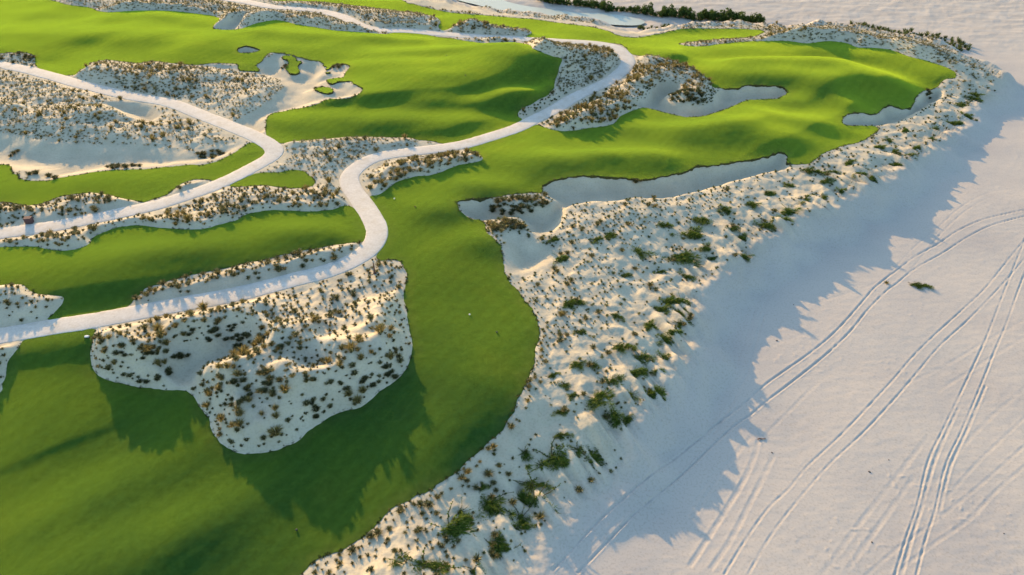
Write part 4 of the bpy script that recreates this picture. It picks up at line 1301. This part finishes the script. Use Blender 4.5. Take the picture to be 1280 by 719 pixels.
r = empty('yardage_plaque', at(109, 421.5), .1, 'white oblong plaque on the grass just below the path', 'plaque')
bm = bmesh.new(); box(bm, (0, 0, .1), (.42, .2, .14), .92, .02); bm_obj('plate', bm, M_WHITE, r)
bm = bmesh.new(); box(bm, (0, 0, .015), (.5, .28, .06), .95, .015); bm_obj('base', bm, M_STONE, r)
for px, lab in ((123.5, 'short pale stake at the path edge, nearer the white plaque'), (127.5, 'short pale stake at the path edge, nearer the straw clumps')):
    bm = bmesh.new(); box(bm, (0, 0, .3), (.07, .07, .7), .7, .01)
    o = bm_obj('stake', bm, M_WHITE); o.location = at(px, 414.5)
    tag(o, lab, 'stake', 'pale stakes at the path edge')

# stones and a bit of driftwood on the open beach
stone_me = []
for k in range(3):
    bm = bmesh.new(); bmesh.ops.create_icosphere(bm, subdivisions=2, radius=.12)
    for v in bm.verts:
        n_ = noise(np.array([v.co.x * 9 + k * 5]), np.array([v.co.y * 9 + v.co.z * 7]), 3)[0]
        v.co = Vector((v.co.x * 1.3, v.co.y, v.co.z * .6)) * (1 + .35 * float(n_))
    me = bpy.data.meshes.new('beach_stone'); bm.to_mesh(me); bm.free(); me.materials.append(M_STONE); stone_me.append(me)
for k, (px, py) in enumerate([(1255, 667), (1090, 678), (1087, 590), (1111, 575), (965, 566), (971, 426), (992, 381)]):
    o = link('beach_stone', stone_me[k % 3], loc=at(px, py, 0)); o.rotation_euler = (0, 0, k * 1.3); o.scale = [.62 + .2 * (k % 3 - 1)] * 3
    tag(o, 'small dark stone lying on the open beach', 'stone', 'small stones on the beach')
bm = bmesh.new()
ring = []
for i in range(7):
    c_ = Vector((i * .12 - .36, .05 * math.sin(i * 1.1), .05 + .02 * math.sin(i * 2)))
    rr = .055 - .004 * i
    ring.append([bm.verts.new(c_ + Vector((0, rr * math.cos(a * math.pi / 3), rr * math.sin(a * math.pi / 3)))) for a in range(6)])
for a, b_ in zip(ring[:-1], ring[1:]):
    for i in range(6):
        bm.faces.new((a[i], a[(i + 1) % 6], b_[(i + 1) % 6], b_[i]))
bm.faces.new(ring[0][::-1]); bm.faces.new(ring[-1])
o = bm_obj('driftwood', bm, M_WOOD); o.location = at(952, 549, 0); o.rotation_euler = (0, 0, .15)
tag(o, 'short piece of driftwood on the beach beside the tyre tracks', 'driftwood')

# ------------------------------------------------------------------ light
SUN_EL, SUN_AZ = math.radians(13.5), math.radians(-29)      # azimuth from +Y towards +X
sd = Vector((math.sin(SUN_AZ) * math.cos(SUN_EL), math.cos(SUN_AZ) * math.cos(SUN_EL), math.sin(SUN_EL)))
sun_d = bpy.data.lights.new('sun', 'SUN'); sun_d.energy = 3.1; sun_d.angle = math.radians(.5); sun_d.color = (1.0, .62, .26)
sun = bpy.data.objects.new('sun', sun_d); COL.objects.link(sun)
sun.rotation_euler = sd.to_track_quat('Z', 'Y').to_euler(); sun.location = (-60, 100, 80)
w = bpy.data.worlds.new('World'); scene.world = w; w.use_nodes = True
nt = w.node_tree
bg = nt.nodes['Background']
sky = nt.nodes.new('ShaderNodeTexSky'); sky.sky_type = 'NISHITA'; sky.sun_disc = False
sky.sun_elevation = SUN_EL; sky.sun_rotation = SUN_AZ
sky.altitude = 0; sky.air_density = 1.0; sky.dust_density = 1.0; sky.ozone_density = 2.2
nt.links.new(sky.outputs['Color'], bg.inputs['Color'])
bg.inputs['Strength'].default_value = .15
scene.view_settings.view_transform = 'Standard'
scene.view_settings.look = 'None'
scene.view_settings.exposure = 1.56
scene.view_settings.gamma = 1
scene.view_settings.use_curve_mapping = False
scene.cycles.max_bounces = 4
scene.cycles.diffuse_bounces = 2
print('done')
